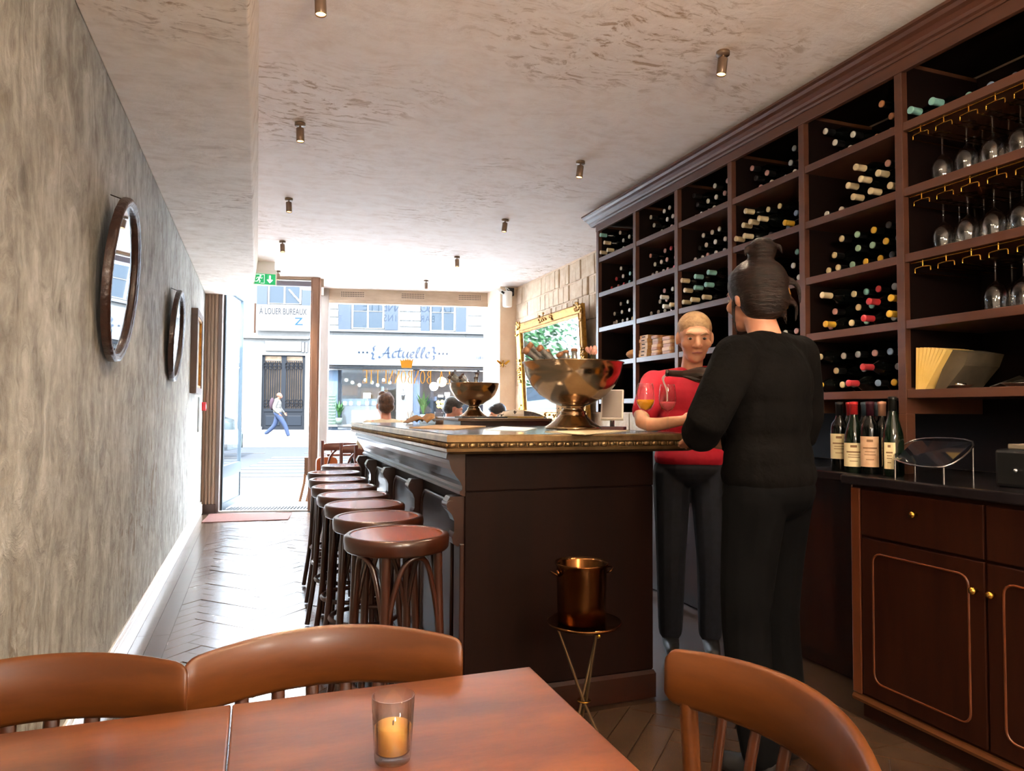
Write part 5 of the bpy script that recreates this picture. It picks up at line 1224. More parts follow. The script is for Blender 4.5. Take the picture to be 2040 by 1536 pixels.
# speaker and camera on the pier
sk = at(1011, 596, Y=8.45)
spk = thing('wall_speaker', 'white cylindrical loudspeaker under the ceiling by the window pier', 'speaker', (sk.x, 8.62, 2.72))
MB().lathe([(0, -.1), (.05, -.1), (.058, -.094), (.06, -.08), (.06, .08), (.058, .094), (.05, .10), (0, .10)], sk, n=28).build('cabinet', m_white, spk)
MB().tube([sk+Vector((.06, .03, .06)), sk+Vector((.10, .1, .10)), (sk.x+.08, 8.62, sk.z+.12)], .018, 8).build('bracket', m_black, spk)
MB().box((sk.x+.05, 8.56, sk.z+.07), (sk.x+.13, 8.625, sk.z+.17)).build('wall_plate', m_black, spk)
MB().tube(cr([sk+UP*.1, sk+Vector((-.01, .05, .16)), sk+Vector((.06, .1, .14))], 5), .005, 6).build('cable', m_white, spk)
sc_ = at(998, 580, Y=8.45); sca = thing('security_camera', 'small white security camera left of the loudspeaker', 'camera', sc_)
MB().obox(sc_, Vector((.7, -.3, -.6)).normalized(), Vector((.4, .9, 0)).normalized(), Vector((.6, -.25, .75)).normalized(), .05, .022, .022).build('housing', m_white, sca, bevel=.004)
MB().obox(sc_+Vector((.02, -.02, -.02)), Vector((.7, -.3, -.6)).normalized(), Vector((.4, .9, 0)).normalized(), Vector((.6, -.25, .75)).normalized(), .02, .024, .012).build('lens_slot', m_black, sca)
MB().tube([sc_, (sc_.x+.02, 8.62, sc_.z+.05)], .012, 8).build('arm', m_white, sca)

# gilt mirror on the block wall
gmr = thing('gilt_mirror', 'large gilt framed mirror with carved corners on the block wall', 'mirror', (XR-.06, 7.2, 1.2))
ln_ = math.radians(3.5); MY0, MY1, MZ0, MZ1 = 6.32, 8.22, 1.12, 2.31
def mp_(y, z, d): return Vector((XR-.05-d-(z-MZ0)*math.sin(ln_), y, MZ0+(z-MZ0)*math.cos(ln_)))
prof = [(0, 0), (0, .035), (.015, .045), (.04, .038), (.085, .028), (.10, .036), (.115, .028), (.125, .012), (.125, 0)]
V = []; k = len(prof)
for o_, d in prof: V += [mp_(MY0+o_, MZ0+o_, d), mp_(MY1-o_, MZ0+o_, d), mp_(MY1-o_, MZ1-o_, d), mp_(MY0+o_, MZ1-o_, d)]
MB().add(V, [(i*4+j, i*4+(j+1) % 4, (i+1)*4+(j+1) % 4, (i+1)*4+j) for i in range(k-1) for j in range(4)]).build('frame', m_gold, gmr)
MB().add([mp_(MY0+.12, MZ0+.12, .008), mp_(MY1-.12, MZ0+.12, .008), mp_(MY1-.12, MZ1-.12, .008), mp_(MY0+.12, MZ1-.12, .008)], [(0, 1, 2, 3)]).build('glass', m_mirror, gmr)
MB().add([mp_(MY0, MZ0, 0), mp_(MY1, MZ0, 0), mp_(MY1, MZ1, 0), mp_(MY0, MZ1, 0)], [(0, 1, 2, 3)]).build('backing', m_joint, gmr)
rr = random.Random(13)
for (y, z) in ((MY0, MZ0), (MY1, MZ0), (MY0, MZ1), (MY1, MZ1), ((MY0+MY1)/2, MZ1), ((MY0+MY1)/2, MZ0), (MY0, (MZ0+MZ1)/2), (MY1, (MZ0+MZ1)/2)):
    mb = MB(); cy = 1 if y == MY0 else (-1 if y == MY1 else 0); cz = 1 if z == MZ0 else (-1 if z == MZ1 else 0)
    for i in range(26):
        a, b = rr.uniform(0, .2), rr.uniform(0, .2)
        if cy and cz:
            if a > .08 and b > .08: b = rr.uniform(0, .08)
            py, pz = y+cy*(a-.02), z+cz*(b-.02)
        elif cy: py, pz = y+cy*(rr.uniform(-.015, .08)), z+rr.uniform(-.16, .16)
        else: py, pz = y+rr.uniform(-.2, .2), z+cz*rr.uniform(-.02, .08)
        mb.ball(mp_(py, pz, .04), (.012, rr.uniform(.012, .028), rr.uniform(.008, .018)), nu=7, nv=5)
    mb.build('carved_ornament', m_gold, gmr, kind='stuff')

# ---------------------------------------------------------------- window table and chairs
wt = thing('window_table', 'small dark wooden table by the window next to the door post', 'table', (.9, 8.15, 0))
MB().box((.72, 7.85, .725), (1.35, 8.45, .75)).build('table_top', wood('cafe_table', '#6b3f30', '#7d4c3a', rough=.3, grain='x'), wt, bevel=.004)
MB().tube([(1.03, 8.15, .02), (1.03, 8.15, .725)], .03, 12).build('column', m_black, wt); MB().lathe([(0, 0), (.2, 0), (.19, .02), (0, .03)], (1.03, 8.15, .001), n=24).build('base', m_black, wt)
cf = thing('water_carafe', 'clear glass water carafe on the small window table', 'carafe', at(658, 876, Y=8.05)); cf.location = (cf.location.x, 8.05, .7505); c = Vector(cf.location)
MB().lathe([(0, 0), (.045, 0), (.05, .02), (.048, .07), (.022, .15), (.02, .19), (.026, .22), (.024, .22), (.018, .19), (.02, .15), (.045, .07), (.044, .01), (0, .008)], c, n=22).build('glass', m_clear, cf)
m_wch = wood('window_chair_wood', '#5a2c20', '#6d382a', rough=.35, grain='z')
def make_wchair(label, loc, rz):
    t = thing('window_chair', label, 'chair', loc, rz, 'dark chairs by the window')
    crest(t, .40, .80, .875, .03, .012, .01, m_wch, 'top_rail')
    for s in (-1, 1):
        MB().tube([(s*.2, .0, .905), (s*.2, .0, .6), (s*.19, .01, .45), (s*.2, .05, 0)], .018, 8).build('back_leg', m_wch, t, local=True)
        MB().tube([(s*.18, -.36, .44), (s*.19, -.37, 0)], [.018, .013], 8).build('front_leg', m_wch, t, local=True)
        MB().tube(cr([(s*.06, .03, .81), (s*.12, .02, .74), (s*.15, .01, .6), (s*.15, .0, .46)], 4), .012, 7).build('bent_brace', m_wch, t, local=True)
    MB().prism(rrect(-.2, -.38, .2, .03, .05, 4), (0, 0, .43), (1,0,0), (0,1,0), UP, .03).build('seat', M('rush_seat', '#c9b08a', rough=.7), t, local=True, bevel=.006)
    return t
wc0 = make_wchair('dark wooden chair with its back to us, left of the window chairs', (.85, 7.62, 0), PI+.05)
copy_thing(wc0, (.98, 7.12, 0), PI+.2, 'dark wooden chair just past the bar corner, middle of the window chairs')
copy_thing(wc0, (1.06, 6.55, 0), PI-.1, 'nearest dark window chair, directly behind the bar corner')
lb_ = thing('leather_bag', 'tan leather bag standing behind the left window chair', 'bag', (.86, 7.86, 0.44))
mb = MB(); bx = at(640, 905, Y=7.8)
mb.prism(rrect(-.11, 0, .11, .30, .05, 4), (bx.x+.06, 7.78, .42), (1,0,0), (0,0,1), (0,1,0), .10); lb_.location = (bx.x+.06, 7.83, .42)
mb.build('body', M('tan_leather', '#a85a28', '#94491c', rough=.4, scale=8), lb_, bevel=.015)
MB().tube(cr([(bx.x, 7.83, .70), (bx.x+.02, 7.83, .80), (bx.x+.10, 7.83, .80), (bx.x+.12, 7.83, .70)], 5), .008, 7).build('strap', M('tan_leather_dark', '#7a3d18', rough=.5), lb_)
bst = thing('bag_stool', 'low dark stool carrying the leather bag by the window', 'stool', (bx.x+.06, 7.83, 0))
MB().lathe([(0, .39), (.16, .39), (.165, .405), (.16, .419), (0, .419)], (bx.x+.06, 7.83, 0), n=24).build('seat', m_wch, bst)
for k in range(3): a = k*2.09; MB().tube([(bx.x+.06+.1*math.cos(a), 7.83+.1*math.sin(a), .39), (bx.x+.06+.15*math.cos(a), 7.83+.15*math.sin(a), .001)], .012, 7).build('leg', m_wch, bst)
# wicker armchair with a pale jacket behind the large bowl
wk = thing('wicker_armchair', 'rounded woven wicker armchair by the block wall behind the bowl', 'armchair', (2.75, 6.9, 0)); wc = Vector((2.62, 6.75, 0))
sh_ = MB(); V = []; n = 30; zz = [.40, .55, .7, .85, 1.0, 1.12, 1.22]
def wk_p(a, i):
    r_ = .30+.03*i/6; top = 1.0 - .42*max(0, abs(a)/2.0)**2.2; z = .38+(zz[i]-.38)*min(1, max(.35, top)); return wc+Vector((math.sin(a)*r_, -math.cos(a)*r_*(-1), z))
for j in range(n+1):
    a = -2.0+4.0*j/n
    for i in range(7): V.append(wk_p(a, i))
sh_.add(V, [(j*7+i, (j+1)*7+i, (j+1)*7+i+1, j*7+i+1) for j in range(n) for i in range(6)], 0, True)
m_wick = M('woven_wicker', '#4a3524', '#2c1d12', rough=.7, scale=70, bump=.9, bdist=.01)
o = sh_.build('woven_shell', m_wick, wk); o.modifiers.new('s', 'SOLIDIFY').thickness = .018
MB().tube([wk_p(-2.0+4.0*j/n, 6) for j in range(n+1)], .016, 8).build('rim', m_wick, wk)
MB().lathe([(0, .36), (.28, .36), (.30, .39), (.28, .42), (0, .43)], wc, n=24).build('seat', m_wick, wk)
for k in range(4): a = .8+k*PI/2; MB().tube([wc+Vector((.22*math.cos(a), .22*math.sin(a), .37)), wc+Vector((.27*math.cos(a), .27*math.sin(a), .001))], .014, 7).build('leg', m_wick, wk)
jk = MB(); V = []
for i in range(13):
    u = i/12; a = PI*(-.55+.62*u)
    for j in range(9):
        v = j/8; q = (v-.5)*2
        zr = wk_p(max(-2, min(2, a)), 6).z+.02; r_ = .335+.035*abs(q)
        outw = 1 if q < 0 else -1; rad = .33+outw*(.018+.03*min(1, abs(q)*2)+.012*math.sin(i*1.7))
        V.append(wc+Vector((math.sin(a)*rad, math.cos(a)*rad, zr-.34*max(0, abs(q)-.08)+.006*math.sin(i*2.3+j))))
jk.add(V, [(i*9+j, i*9+j+1, (i+1)*9+j+1, (i+1)*9+j) for i in range(12) for j in range(8)], 0, True)
o = jk.build('pale_jacket', M('beige_cloth', '#d9c6ad', '#c4ad92', rough=.9, scale=10, bump=.3)); o.modifiers.new('s', 'SOLIDIFY').thickness = .008
tag(o, 'pale beige jacket draped over the wicker armchair', 'jacket')
# ---------------------------------------------------------------- people
def blob(parts, voxel, name, mats, parent, smooth=3):
    """closed limbs, balls and boxes melted into one continuous skin"""
    mb = MB()
    for p in parts:
        if p[0] == 't':
            P, rs = [Vector(q) for q in p[1]], p[2]; rs = rs if isinstance(rs, (list, tuple)) else [rs]*len(P)
            if len(P) > 2:
                Q = cr(P, 4); R_ = []
                for i in range(len(P)-1): R_ += [rs[i]+(rs[i+1]-rs[i])*j/4 for j in range(4)]
                R_.append(rs[-1]); P, rs = Q, R_
            mb.tube(P, rs, 12); mb.ball(P[0], rs[0], nu=12, nv=8); mb.ball(P[-1], rs[-1], nu=12, nv=8)
        else: mb.ball(p[1], p[2], *(p[3] if len(p) > 3 else ()), nu=18, nv=12)
    me = mb.mesh('tmp'); o = bpy.data.objects.new('tmp', me); COL.objects.link(o)
    m = o.modifiers.new('r', 'REMESH'); m.mode = 'VOXEL'; m.voxel_size = voxel; m.use_smooth_shade = True
    if smooth: s = o.modifiers.new('s', 'SMOOTH'); s.factor = .5; s.iterations = smooth
    dg = bpy.context.evaluated_depsgraph_get(); me2 = bpy.data.meshes.new_from_object(o.evaluated_get(dg))
    bpy.data.objects.remove(o); bpy.data.meshes.remove(me); me2.name = name
    off = Vector((0, 0, 0)); q = parent
    while q is not None: off += q.location; q = q.parent
    for v in me2.vertices: v.co -= off
    me2.materials.clear()
    for mm in (mats if isinstance(mats, list) else [mats]): me2.materials.append(mm)
    me2.polygons.foreach_set('use_smooth', [True]*len(me2.polygons))
    o = bpy.data.objects.new(name, me2); COL.objects.link(o); o.parent = parent; return o
def skin(name, c, c2): return M(name, c, c2, rough=.5, scale=14, sub=.12)
def basis(fwd, tilt=0.0, roll=0.0):
    f = Vector(fwd).normalized(); r_ = f.cross(UP).normalized(); u_ = r_.cross(f).normalized()
    if tilt: f, u_ = (f*math.cos(tilt)-u_*math.sin(tilt)), (u_*math.cos(tilt)+f*math.sin(tilt))
    if roll: r_, u_ = (r_*math.cos(roll)-u_*math.sin(roll)), (u_*math.cos(roll)+r_*math.sin(roll))
    return r_, f, u_
def head_parts(c, B, k=1.0):
    r_, f, u_ = B; c = Vector(c); g = lambda x, y, z: c+r_*x*k+f*y*k+u_*z*k; ax = (r_, f, u_)
    P = [('b', g(0, -.012, .025), (.076*k, .095*k, .088*k), ax), ('b', g(0, .022, -.02), (.065*k, .072*k, .085*k), ax), ('b', g(0, .045, -.075), (.045*k, .045*k, .036*k), ax), ('b', g(0, .074, -.092), (.02*k, .018*k, .018*k), ax),
         ('t', [g(0, .088, .012), g(0, .108, -.022), g(0, .106, -.030)], [.009*k, .013*k, .012*k]), ('b', g(0, .075, .028), (.05*k, .022*k, .016*k), ax), ('b', g(0, .092, -.058), (.024*k, .010*k, .010*k), ax)]
    for s in (-1, 1): P += [('b', g(s*.078, -.008, -.008), (.010*k, .018*k, .030*k), ax), ('b', g(s*.016, .098, -.03), (.008*k, .009*k, .007*k), ax), ('b', g(s*.043, .060, -.025), (.026*k, .022*k, .022*k), ax)]
    return P
def face(t, c, B, k, hairm, eyecol='#3a2a1c', body=None):
    r_, f, u_ = B; c = Vector(c); g = lambda x, y, z: c+r_*x*k+f*y*k+u_*z*k
    for s in (-1, 1):
        e = MB().ball(g(s*.031, .081, .004), (.0125*k, .007*k, .0052*k), r_, f, u_, nu=12, nv=8).build('eye', M('eye_white', '#b5a598', rough=.3), t)
        MB().ball(g(s*.031, .0852, .003), (.0072*k, .004*k, .0060*k), r_, f, u_, nu=10, nv=6).build('iris', M('iris_'+eyecol, eyecol, rough=.2), e)
        MB().tube([g(s*.014, .094, .022), g(s*.033, .092, .028), g(s*.05, .078, .022)], [.003*k, .004*k, .002*k], 6).build('eyebrow', hairm, t)
    MB().tube([g(-.022, .094, -.060), g(0, .1025, -.0575), g(.022, .094, -.060)], [.0028*k, .0045*k, .0028*k], 6).build('mouth', M('lips', '#a4605a', rough=.5), t)
def hand_parts(w_, d, n, side, curl=.6, k=1.0, thumb=.5):
    """wrist, direction of the fingers, palm normal (the way the palm looks), side = +1 when the thumb lies along n x d"""
    w_, d, n = Vector(w_), Vector(d).normalized(), Vector(n); n = (n-d*n.dot(d)).normalized(); s = n.cross(d)*side
    P = [('b', w_+d*.045*k, (.040*k, .046*k, .015*k), (s, d, n)), ('t', [w_-d*.02*k, w_+d*.02*k], [.025*k, .024*k])]
    for i, (o_, ln) in enumerate(((.028, .072), (.010, .080), (-.009, .074), (-.026, .058))):
        p = w_+d*.082*k+s*o_*k; pts = [w_+d*.05*k+s*o_*.8*k, p]; a = 0
        for q, (fr, cu) in enumerate(((.45, .75), (.32, 1.0), (.23, .8))):
            a += curl*cu; p = p+(d*math.cos(a)+n*math.sin(a))*ln*fr*k; pts.append(p)
        P.append(('t', pts, [.0095*k, .0095*k, .009*k, .008*k, .007*k]))
    b0 = w_+d*.022*k+s*.026*k; t1 = b0+(s*.8+d*.6+n*.25).normalized()*.042*k; t2 = t1+(s*(.35-.4*thumb)+d*.85+n*(.3+.5*thumb)).normalized()*.032*k; t3 = t2+(s*(.1-.5*thumb)+d*.9+n*(.3+.5*thumb)).normalized()*.024*k
    P.append(('t', [b0, t1, t2, t3], [.014*k, .0115*k, .010*k, .008*k])); return P
def figure(label, base, facing, J, cols, hair=None, voxel=.0075, headdir=None, tilt=0, roll=0, k=1.0, sleeve='long', bulk=1.0, hands=None, showface=True, shoes=True, legs=True, hk=1.0):
    """J: joints in the person's own frame (x right, y forward, z up) or ('w', vector) for world points"""
    B = Vector(base); cA, sA = math.cos(facing), math.sin(facing); R_ = Vector((cA, sA, 0)); F_ = Vector((-sA, cA, 0))
    D = dict(head=(0, .03, 1.595), neck=(0, -.01, 1.44), chest=(0, 0, 1.28), waist=(0, .0, 1.10), pelvis=(0, 0, .96))
    for s, nm in ((1, 'R'), (-1, 'L')): D.update({'sh'+nm: (s*.175, -.01, 1.395), 'el'+nm: (s*.235, -.04, 1.12), 'wr'+nm: (s*.24, .07, .90), 'hp'+nm: (s*.09, 0, .92), 'kn'+nm: (s*.10, .03, .50), 'an'+nm: (s*.10, -.02, .085)})
    D.update(J); W = {}
    for n_, p in D.items(): W[n_] = Vector(p[1]) if p[0] == 'w' else B+R_*p[0]*k+F_*p[1]*k+UP*p[2]*k
    t = thing('person', label, 'person', B)
    hb = basis(headdir if headdir else F_, tilt, roll)
    sk_, top_, leg_, shoe_, hair_ = cols; b_ = bulk; ax = (R_, F_, UP)
    body = head_parts(W['head'], hb, k*hk)
    body += [('t', [W['neck']-UP*.03, W['head']-hb[2]*.07*k-hb[1]*.012*k], [.055*k, .052*k]), ('b', W['chest'], (.14*k, .09*k, .17*k), ax), ('b', (W['waist']+W['pelvis'])/2, (.12*k, .085*k, .17*k), ax)]
    for s, nm in ((1, 'R'), (-1, 'L')):
        body.append(('t', [W['neck']-UP*.05, W['sh'+nm], W['el'+nm], W['wr'+nm]], [.05*k, .046*k, .037*k, .025*k]))
        hd = (hands or {}).get(nm)
        if hd is None:
            d = (W['wr'+nm]-W['el'+nm]).normalized(); hd = dict(d=d, n=-R_*s*.9+F_*.2, curl=.35)
        body += hand_parts(W['wr'+nm]+Vector(hd['d']).normalized()*.015, hd['d'], hd['n'], hd.get('side', 1), hd.get('curl', .5), k, hd.get('thumb', .5))
        if legs: body.append(('t', [W['hp'+nm], W['kn'+nm], W['an'+nm]], [.07*k, .05*k, .035*k]))
    blob(body, voxel, 'body', sk_, t)
    g = .018
    sh_ = [('b', W['chest']+UP*.01, ((.155*b_+g)*k, (.10*b_+g)*k, .17*k), ax), ('b', W['waist'], ((.135*b_+g)*k, (.09*b_+g)*k, .15*k), ax), ('b', W['pelvis']+UP*.03, ((.15*b_+g)*k, (.11*b_+g)*k, .10*k), ax),
           ('t', [W['shL'], W['neck']-UP*.035, W['shR']], [.058*k*b_, .066*k, .058*k*b_])]
    for nm in 'RL':
        if sleeve == 'long': sh_.append(('t', [W['sh'+nm], W['el'+nm], W['wr'+nm]+(W['el'+nm]-W['wr'+nm]).normalized()*.03], [.066*k*b_, .056*k*b_, .040*k*b_]))
        else: sh_.append(('t', [W['sh'+nm], W['sh'+nm]+(W['el'+nm]-W['sh'+nm])*.72], [.066*k*b_, .062*k*b_]))
    sh_.append(('b', (W['chest']+W['waist'])/2, ((.148*b_+g)*k, (.096*b_+g)*k, .17*k), ax)); sh_.append(('b', (W['waist']+W['pelvis'])/2+UP*.01, ((.146*b_+g)*k, (.10*b_+g)*k, .15*k), ax))
    blob(sh_, voxel, 'top', top_, t, 10)
    if legs:
        tr_ = [('b', W['pelvis']-UP*.02*k, ((.14*b_+.02)*k, (.105*b_+.02)*k, .11*k), ax)]
        for nm in 'RL': tr_.append(('t', [W['hp'+nm]-UP*.01, W['kn'+nm], W['an'+nm]+UP*.02], [.092*k*b_, .068*k*b_, .055*k*b_]))
        blob(tr_, voxel, 'trousers', leg_, t, 3)
        if shoes:
            for nm in 'RL':
                a = W['an'+nm]; fd = F_ if not J.get('toe'+nm) else Vector(J['toe'+nm])
                blob([('t', [a-UP*.01-fd*.02, a-UP*.045+fd*.04, a-UP*.055+fd*.13], [.045*k, .042*k, .032*k])], .008, 'shoe', shoe_, t, 2)
    if hair:
        r_, f, u_ = hb; c = W['head']; kk = k*hk; gg = lambda x, y, z: c+r_*x*kk+f*y*kk+u_*z*kk
        H = []
        for p in hair:
            if p[0] == 'b': H.append(('b', gg(*p[1]), tuple(q*kk for q in p[2]), hb))
            else: H.append(('t', [gg(*q) for q in p[1]], [q*kk for q in p[2]]))
        blob(H, .006, 'hair', hair_, t, 2)
    if showface: face(t, W['head'], hb, k*hk, hair_)
    return t, W, hb

m_hair_d = M('hair_dark', '#0b0605', '#24130c', spec=.3, rough=.42, scale=22, stretch=(1, 1, 5), bump=.8, bdist=.012, detail=7)
m_hair_b = M('hair_brown', '#3a2519', '#5a3a26', rough=.55, scale=40, bump=.6, bdist=.01)
m_sk1 = skin('skin_a', '#c58e72', '#b97d62'); m_sk2 = skin('skin_b', '#d09a78', '#c48a68'); m_sk3 = skin('skin_c', '#c98f78', '#be8069')
m_blk = M('black_knit', '#080707', '#0e0c0b', rough=.95, scale=7, bump=.6, bdist=.03, bscale=9, spec=.08)
m_blk2 = M('black_trouser', '#050506', '#0a0a0b', spec=.08, rough=.9, scale=9, bump=.3)
m_shoe = M('dark_shoe', '#131213', rough=.5)

# server in black, back towards us, reaching over the bar corner
cap = [('b', (0, -.022, .040), (.096, .106, .094)), ('b', (0, -.045, -.012), (.090, .078, .080)), ('b', (.0, .03, .075), (.066, .055, .042)), ('b', (0, -.06, -.055), (.055, .045, .035))]
bun = [('b', (.0, -.055, .150), (.050, .048, .044)), ('b', (.022, -.05, .172), (.03, .03, .026)), ('b', (-.02, -.07, .165), (.03, .03, .026)), ('t', [(.0, -.04, .10), (.0, -.055, .15)], [.045, .04])]
wisps = [('t', [(.04, -.07, .165), (.058, -.08, .160), (.066, -.08, .135)], [.012, .008, .003]), ('t', [(-.035, -.04, .165), (-.055, -.04, .158), (-.062, -.04, .13)], [.012, .008, .003]), ('t', [(.06, -.085, .05), (.10, -.10, .02), (.105, -.10, -.05)], [.014, .009, .003]), ('t', [(.055, -.09, -.01), (.085, -.10, -.05), (.08, -.095, -.10)], [.012, .007, .003]), ('t', [(.07, -.04, .0), (.088, -.045, -.05), (.085, -.05, -.10)], [.012, .008, .004]), ('t', [(-.075, .02, -.01), (-.082, .02, -.07), (-.078, .015, -.12)], [.008, .006, .004]), ('t', [(.03, -.09, -.06), (.04, -.09, -.10)], [.01, .004])]
WB = Vector((1.665, 1.99, 0))
hand_at = tipp+dv*.235
srv, SW, SHB = figure('person in black with hair in a bun, back to us, pouring wine', WB, math.radians(22),
    dict(head=(-.005, .045, 1.595), neck=(0, -.005, 1.45), shR=(.185, -.015, 1.40), shL=(-.185, .01, 1.375), elR=(.27, .02, 1.12), wrR=(.13, .25, 1.08), elL=(-.265, .09, 1.13), wrL=('w', hand_at+Vector((-.03, -.045, -.055)))),
    (m_sk1, m_blk, m_blk2, m_shoe, m_hair_d), cap+bun+wisps, .0075, headdir=Vector((-.08, 1, 0)), tilt=.06, roll=-.06, k=1.02, bulk=1.16,
    hands={'L': dict(d=Vector((.35, .45, .6)), n=Vector((.5, -.4, .3)), side=-1, curl=.95, thumb=.8), 'R': dict(d=Vector((-.6, .7, .1)), n=Vector((-.4, -.2, -.8)), side=-1, curl=.4)})
clip_ = MB(); cc_ = SW['head']+SHB[0]*.085-SHB[1]*.06
clip_.tube([cc_+UP*.06, cc_+UP*.0+SHB[0]*.012, cc_-UP*.05+SHB[0]*.008], [.006, .016, .005], 8, flat=.5).build('hair_clip', M('tortoise', '#8a5a18', '#5c3a10', rough=.3, scale=30), srv)

# colleague in red behind the bar end, forearm on the bar
RB = Vector((2.10, 3.10, 0)); el = at(1280, 846, Y=2.92); el.z = BZ+.045; wr_ = at(1352, 846, Y=2.80); wr_.z = BZ+.05
shortg = [('b', (0, -.018, .040), (.080, .096, .080)), ('b', (0, -.045, -.01), (.078, .068, .065))]
red, RW, RHB = figure('person in a red T-shirt behind the bar resting one forearm on it', RB, math.radians(152),
    dict(head=(-.02, .05, 1.605), neck=(0, .02, 1.43), elR=('w', el), wrR=('w', wr_), shR=(.185, .05, 1.365), elL=(-.25, -.03, 1.10), wrL=(-.25, .12, .93)),
    (m_sk2, M('red_cotton', '#c8102e', '#b00d28', rough=.8, scale=6, bump=.3, bdist=.02), M('dark_jeans', '#10131c', '#171b27', rough=.85, scale=30), m_shoe, M('hair_sandy', '#8a6a4a', '#a5825c', rough=.6, scale=40, bump=.5)), shortg, .006,
    headdir=Vector((-.45, -.9, 0)), tilt=.22, k=1.0, sleeve='short', bulk=1.1, hk=1.1,
    hands={'R': dict(d=Vector((.7, -.25, .12)), n=Vector((.1, .75, -.3)), side=1, curl=1.0, thumb=-.3), 'L': dict(d=Vector((-.5, -.6, 0)), n=Vector((0, 0, -1)), curl=.4)})
oh = thing('corkscrew', 'dark corkscrew gripped in the fist resting on the bar', 'corkscrew', wr_+Vector((.06, -.02, .0)))
MB().tube([wr_+Vector((.075, -.03, -.045)), wr_+Vector((.085, -.03, .06))], .008, 8).build('handle', m_black, oh); MB().tube([wr_+Vector((.085, -.03, .06)), wr_+Vector((.095, -.03, .085))], .003, 6).build('worm', m_chrome, oh)

# seated guests by the window
sit = dict(head=(0, .06, 1.21), neck=(0, .01, 1.06), chest=(0, 0, .90), waist=(0, -.02, .72), pelvis=(0, -.03, .58))
for s, nm in ((1, 'R'), (-1, 'L')): sit.update({'sh'+nm: (s*.18, 0, 1.01), 'el'+nm: (s*.23, .08, .78), 'wr'+nm: (s*.14, .30, .74), 'hp'+nm: (s*.09, 0, .55), 'kn'+nm: (s*.11, .42, .52), 'an'+nm: (s*.11, .40, .085)})
crop = [('b', (0, -.02, .045), (.084, .100, .082)), ('b', (0, -.05, -.012), (.079, .068, .062)), ('b', (0, .045, .088), (.06, .045, .03))]
gh_ = at(767, 806, Y=6.9); guests = []
def guest(label, px, py, Y, facing, top, hair, hairm, sk, hd, tilt=0, roll=0, seat=True):
    h_ = at(px, py, Y=Y); b = Vector((h_.x, h_.y, 0)); k = 1.0
    j = dict(sit); dz = h_.z-1.21
    for q in j: j[q] = (j[q][0], j[q][1]-.06, j[q][2]+(dz if q[:2] in ('he', 'ne', 'ch', 'sh') else (dz*.6 if q[:2] in ('wa', 'el') else 0)))
    t, W_, B_ = figure(label, b, facing, j, (sk, top, M('guest_trousers', '#2a2f3d', rough=.85), m_shoe, hairm), hair, .009, headdir=hd, tilt=tilt, roll=roll, k=k)
    if seat: copy_thing(st_seat, (b.x-math.sin(facing)*-.08*0, b.y, 0), facing, 'low stool under the '+('guest with the moustache' if 'moustache' in label else 'guest in the cream hooded top')); return t
st_seat = thing('low_stool', 'low round stool at the window table', 'stool', (1.3, 9.0, 0), 0, 'low stools under the seated guests')
MB().lathe([(0, .40), (.17, .40), (.175, .42), (.165, .435), (0, .435)], n=24).build('seat', m_wch, st_seat, local=True)
for k_ in range(4): a = PI/4+k_*PI/2; MB().tube([(.11*math.cos(a), .11*math.sin(a), .40), (.16*math.cos(a), .16*math.sin(a), .001)], .013, 7).build('leg', m_wch, st_seat, local=True)
guest('person with curly brown hair and beige shirt seen from behind', 767, 808, 6.78, .1, M('beige_shirt', '#c9bda6', '#b8ab94', rough=.8, scale=8, bump=.3), crop+[('b', (.03, .02, .105), (.04, .04, .03)), ('b', (-.03, -.01, .11), (.04, .04, .03))], m_hair_b, m_sk3, Vector((-.1, 1, 0)), seat=False)
guest('person with short dark hair and moustache looking down, behind the smaller bowl', 903, 815, 7.1, math.radians(-25), M('grey_tee', '#8f9aa0', rough=.8), crop, M('hair_black', '#1d1a1b', '#33302f', rough=.5, scale=60, bump=.5), m_sk3, Vector((.9, .0, 0)), .35)
guest('person with dark tied hair and a cream hooded top by the window pier', 990, 826, 7.45, math.radians(50), M('cream_fleece', '#dccfb8', '#cbbda4', rough=.95, scale=30, bump=.6), [('b', (0, -.02, .045), (.086, .102, .086)), ('b', (0, -.05, -.03), (.083, .072, .085)), ('b', (0, -.14, -.03), (.05, .05, .045)), ('b', (0, .05, .085), (.06, .04, .03))], m_hair_d, m_sk2, Vector((-1, -.15, 0)), .25)
st_seat.location = (1.75, 8.45, 0); st_seat['label'] = 'empty low round stool near the window pier'
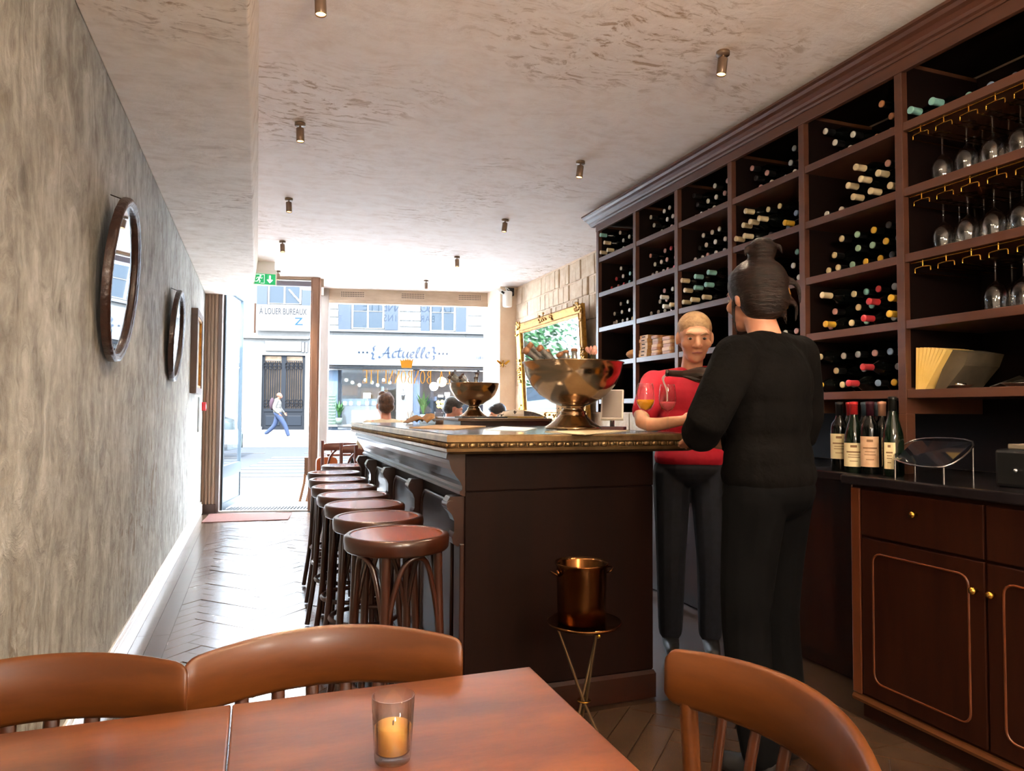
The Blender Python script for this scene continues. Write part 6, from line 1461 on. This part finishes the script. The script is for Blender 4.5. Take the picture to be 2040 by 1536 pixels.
# pedestrian
pz = gz(18.9); pbp = fc(1.9, 18.9, pz); ph = at(552, 872, Y=28.2); pbp = Vector((ph.x, ph.y, ph.z))
ped, PW, PB = figure('walking person in a grey padded coat with a backpack across the street', pbp, math.atan2(E1.y, E1.x)-PI/2,
    dict(head=(0, .06, 1.60), elR=(.22, -.08, 1.12), wrR=(.18, .08, .92), elL=(-.22, .05, 1.12), wrL=(-.2, .2, .95), knR=(.09, .28, .50), anR=(.09, .42, .09), knL=(-.09, -.12, .48), anL=(-.09, -.42, .15)),
    (M('skin_d', '#c98f78', '#be8069', tone=.12, rough=.5, scale=14), M('padded_coat', '#a5a29c', '#8e8b85', tone=.12, rough=.8, scale=5, bump=.5), M('blue_trousers', '#3d4a66', tone=.2, rough=.85), M('white_shoe', '#e4e2de', tone=.12, rough=.6), M('bare_scalp', '#c9957c', tone=.12, rough=.5)), None, .012, bulk=1.25)
bk = blob([('b', PW['chest']-E1*.2, (.10, .15, .24), (E1, E2, UP))], .015, 'backpack', M('backpack_plum', '#4a3a44', tone=.2, rough=.8), None)
bk.location = (0, 0, 0); tag(bk, 'dark plum backpack worn by the walking person', 'backpack')
blob([('t', [PW['neck']-E1*.07, PW['neck']+UP*.01, PW['neck']+E1*.04], [.05, .07, .05])], .014, 'hood', MATS['padded_coat'], ped)

# ---------------------------------------------------------------- unseen globe lamps added to brighten the room
for (x, y, z, e, lb) in ((.8, .3, 2.0, 48, 'added unseen fill globe hanging over the foreground table'), (1.3, -1.2, 1.95, 50, 'added fill globe behind the camera on the cabinet side'), (.2, -1.8, 1.95, 95, 'added fill globe behind the camera on the plaster wall side')):
    t = thing('fill_pendant', lb, 'lamp', (x, y, CEIL))
    MB().tube([(x, y, CEIL), (x, y, z+.13)], .004, 6).build('cord', m_black, t); MB().lathe([(0, 0), (.05, 0), (.05, -.02), (0, -.02)], (x, y, CEIL), n=16).build('rose', m_brass, t)
    MB().ball((x, y, z), .13, nu=24, nv=16).build('globe', M('fill_glow_'+str(e), '#ffe2b8', emit='#ffe0b4' if e < 50 else '#fff6ea', estr=e), t)
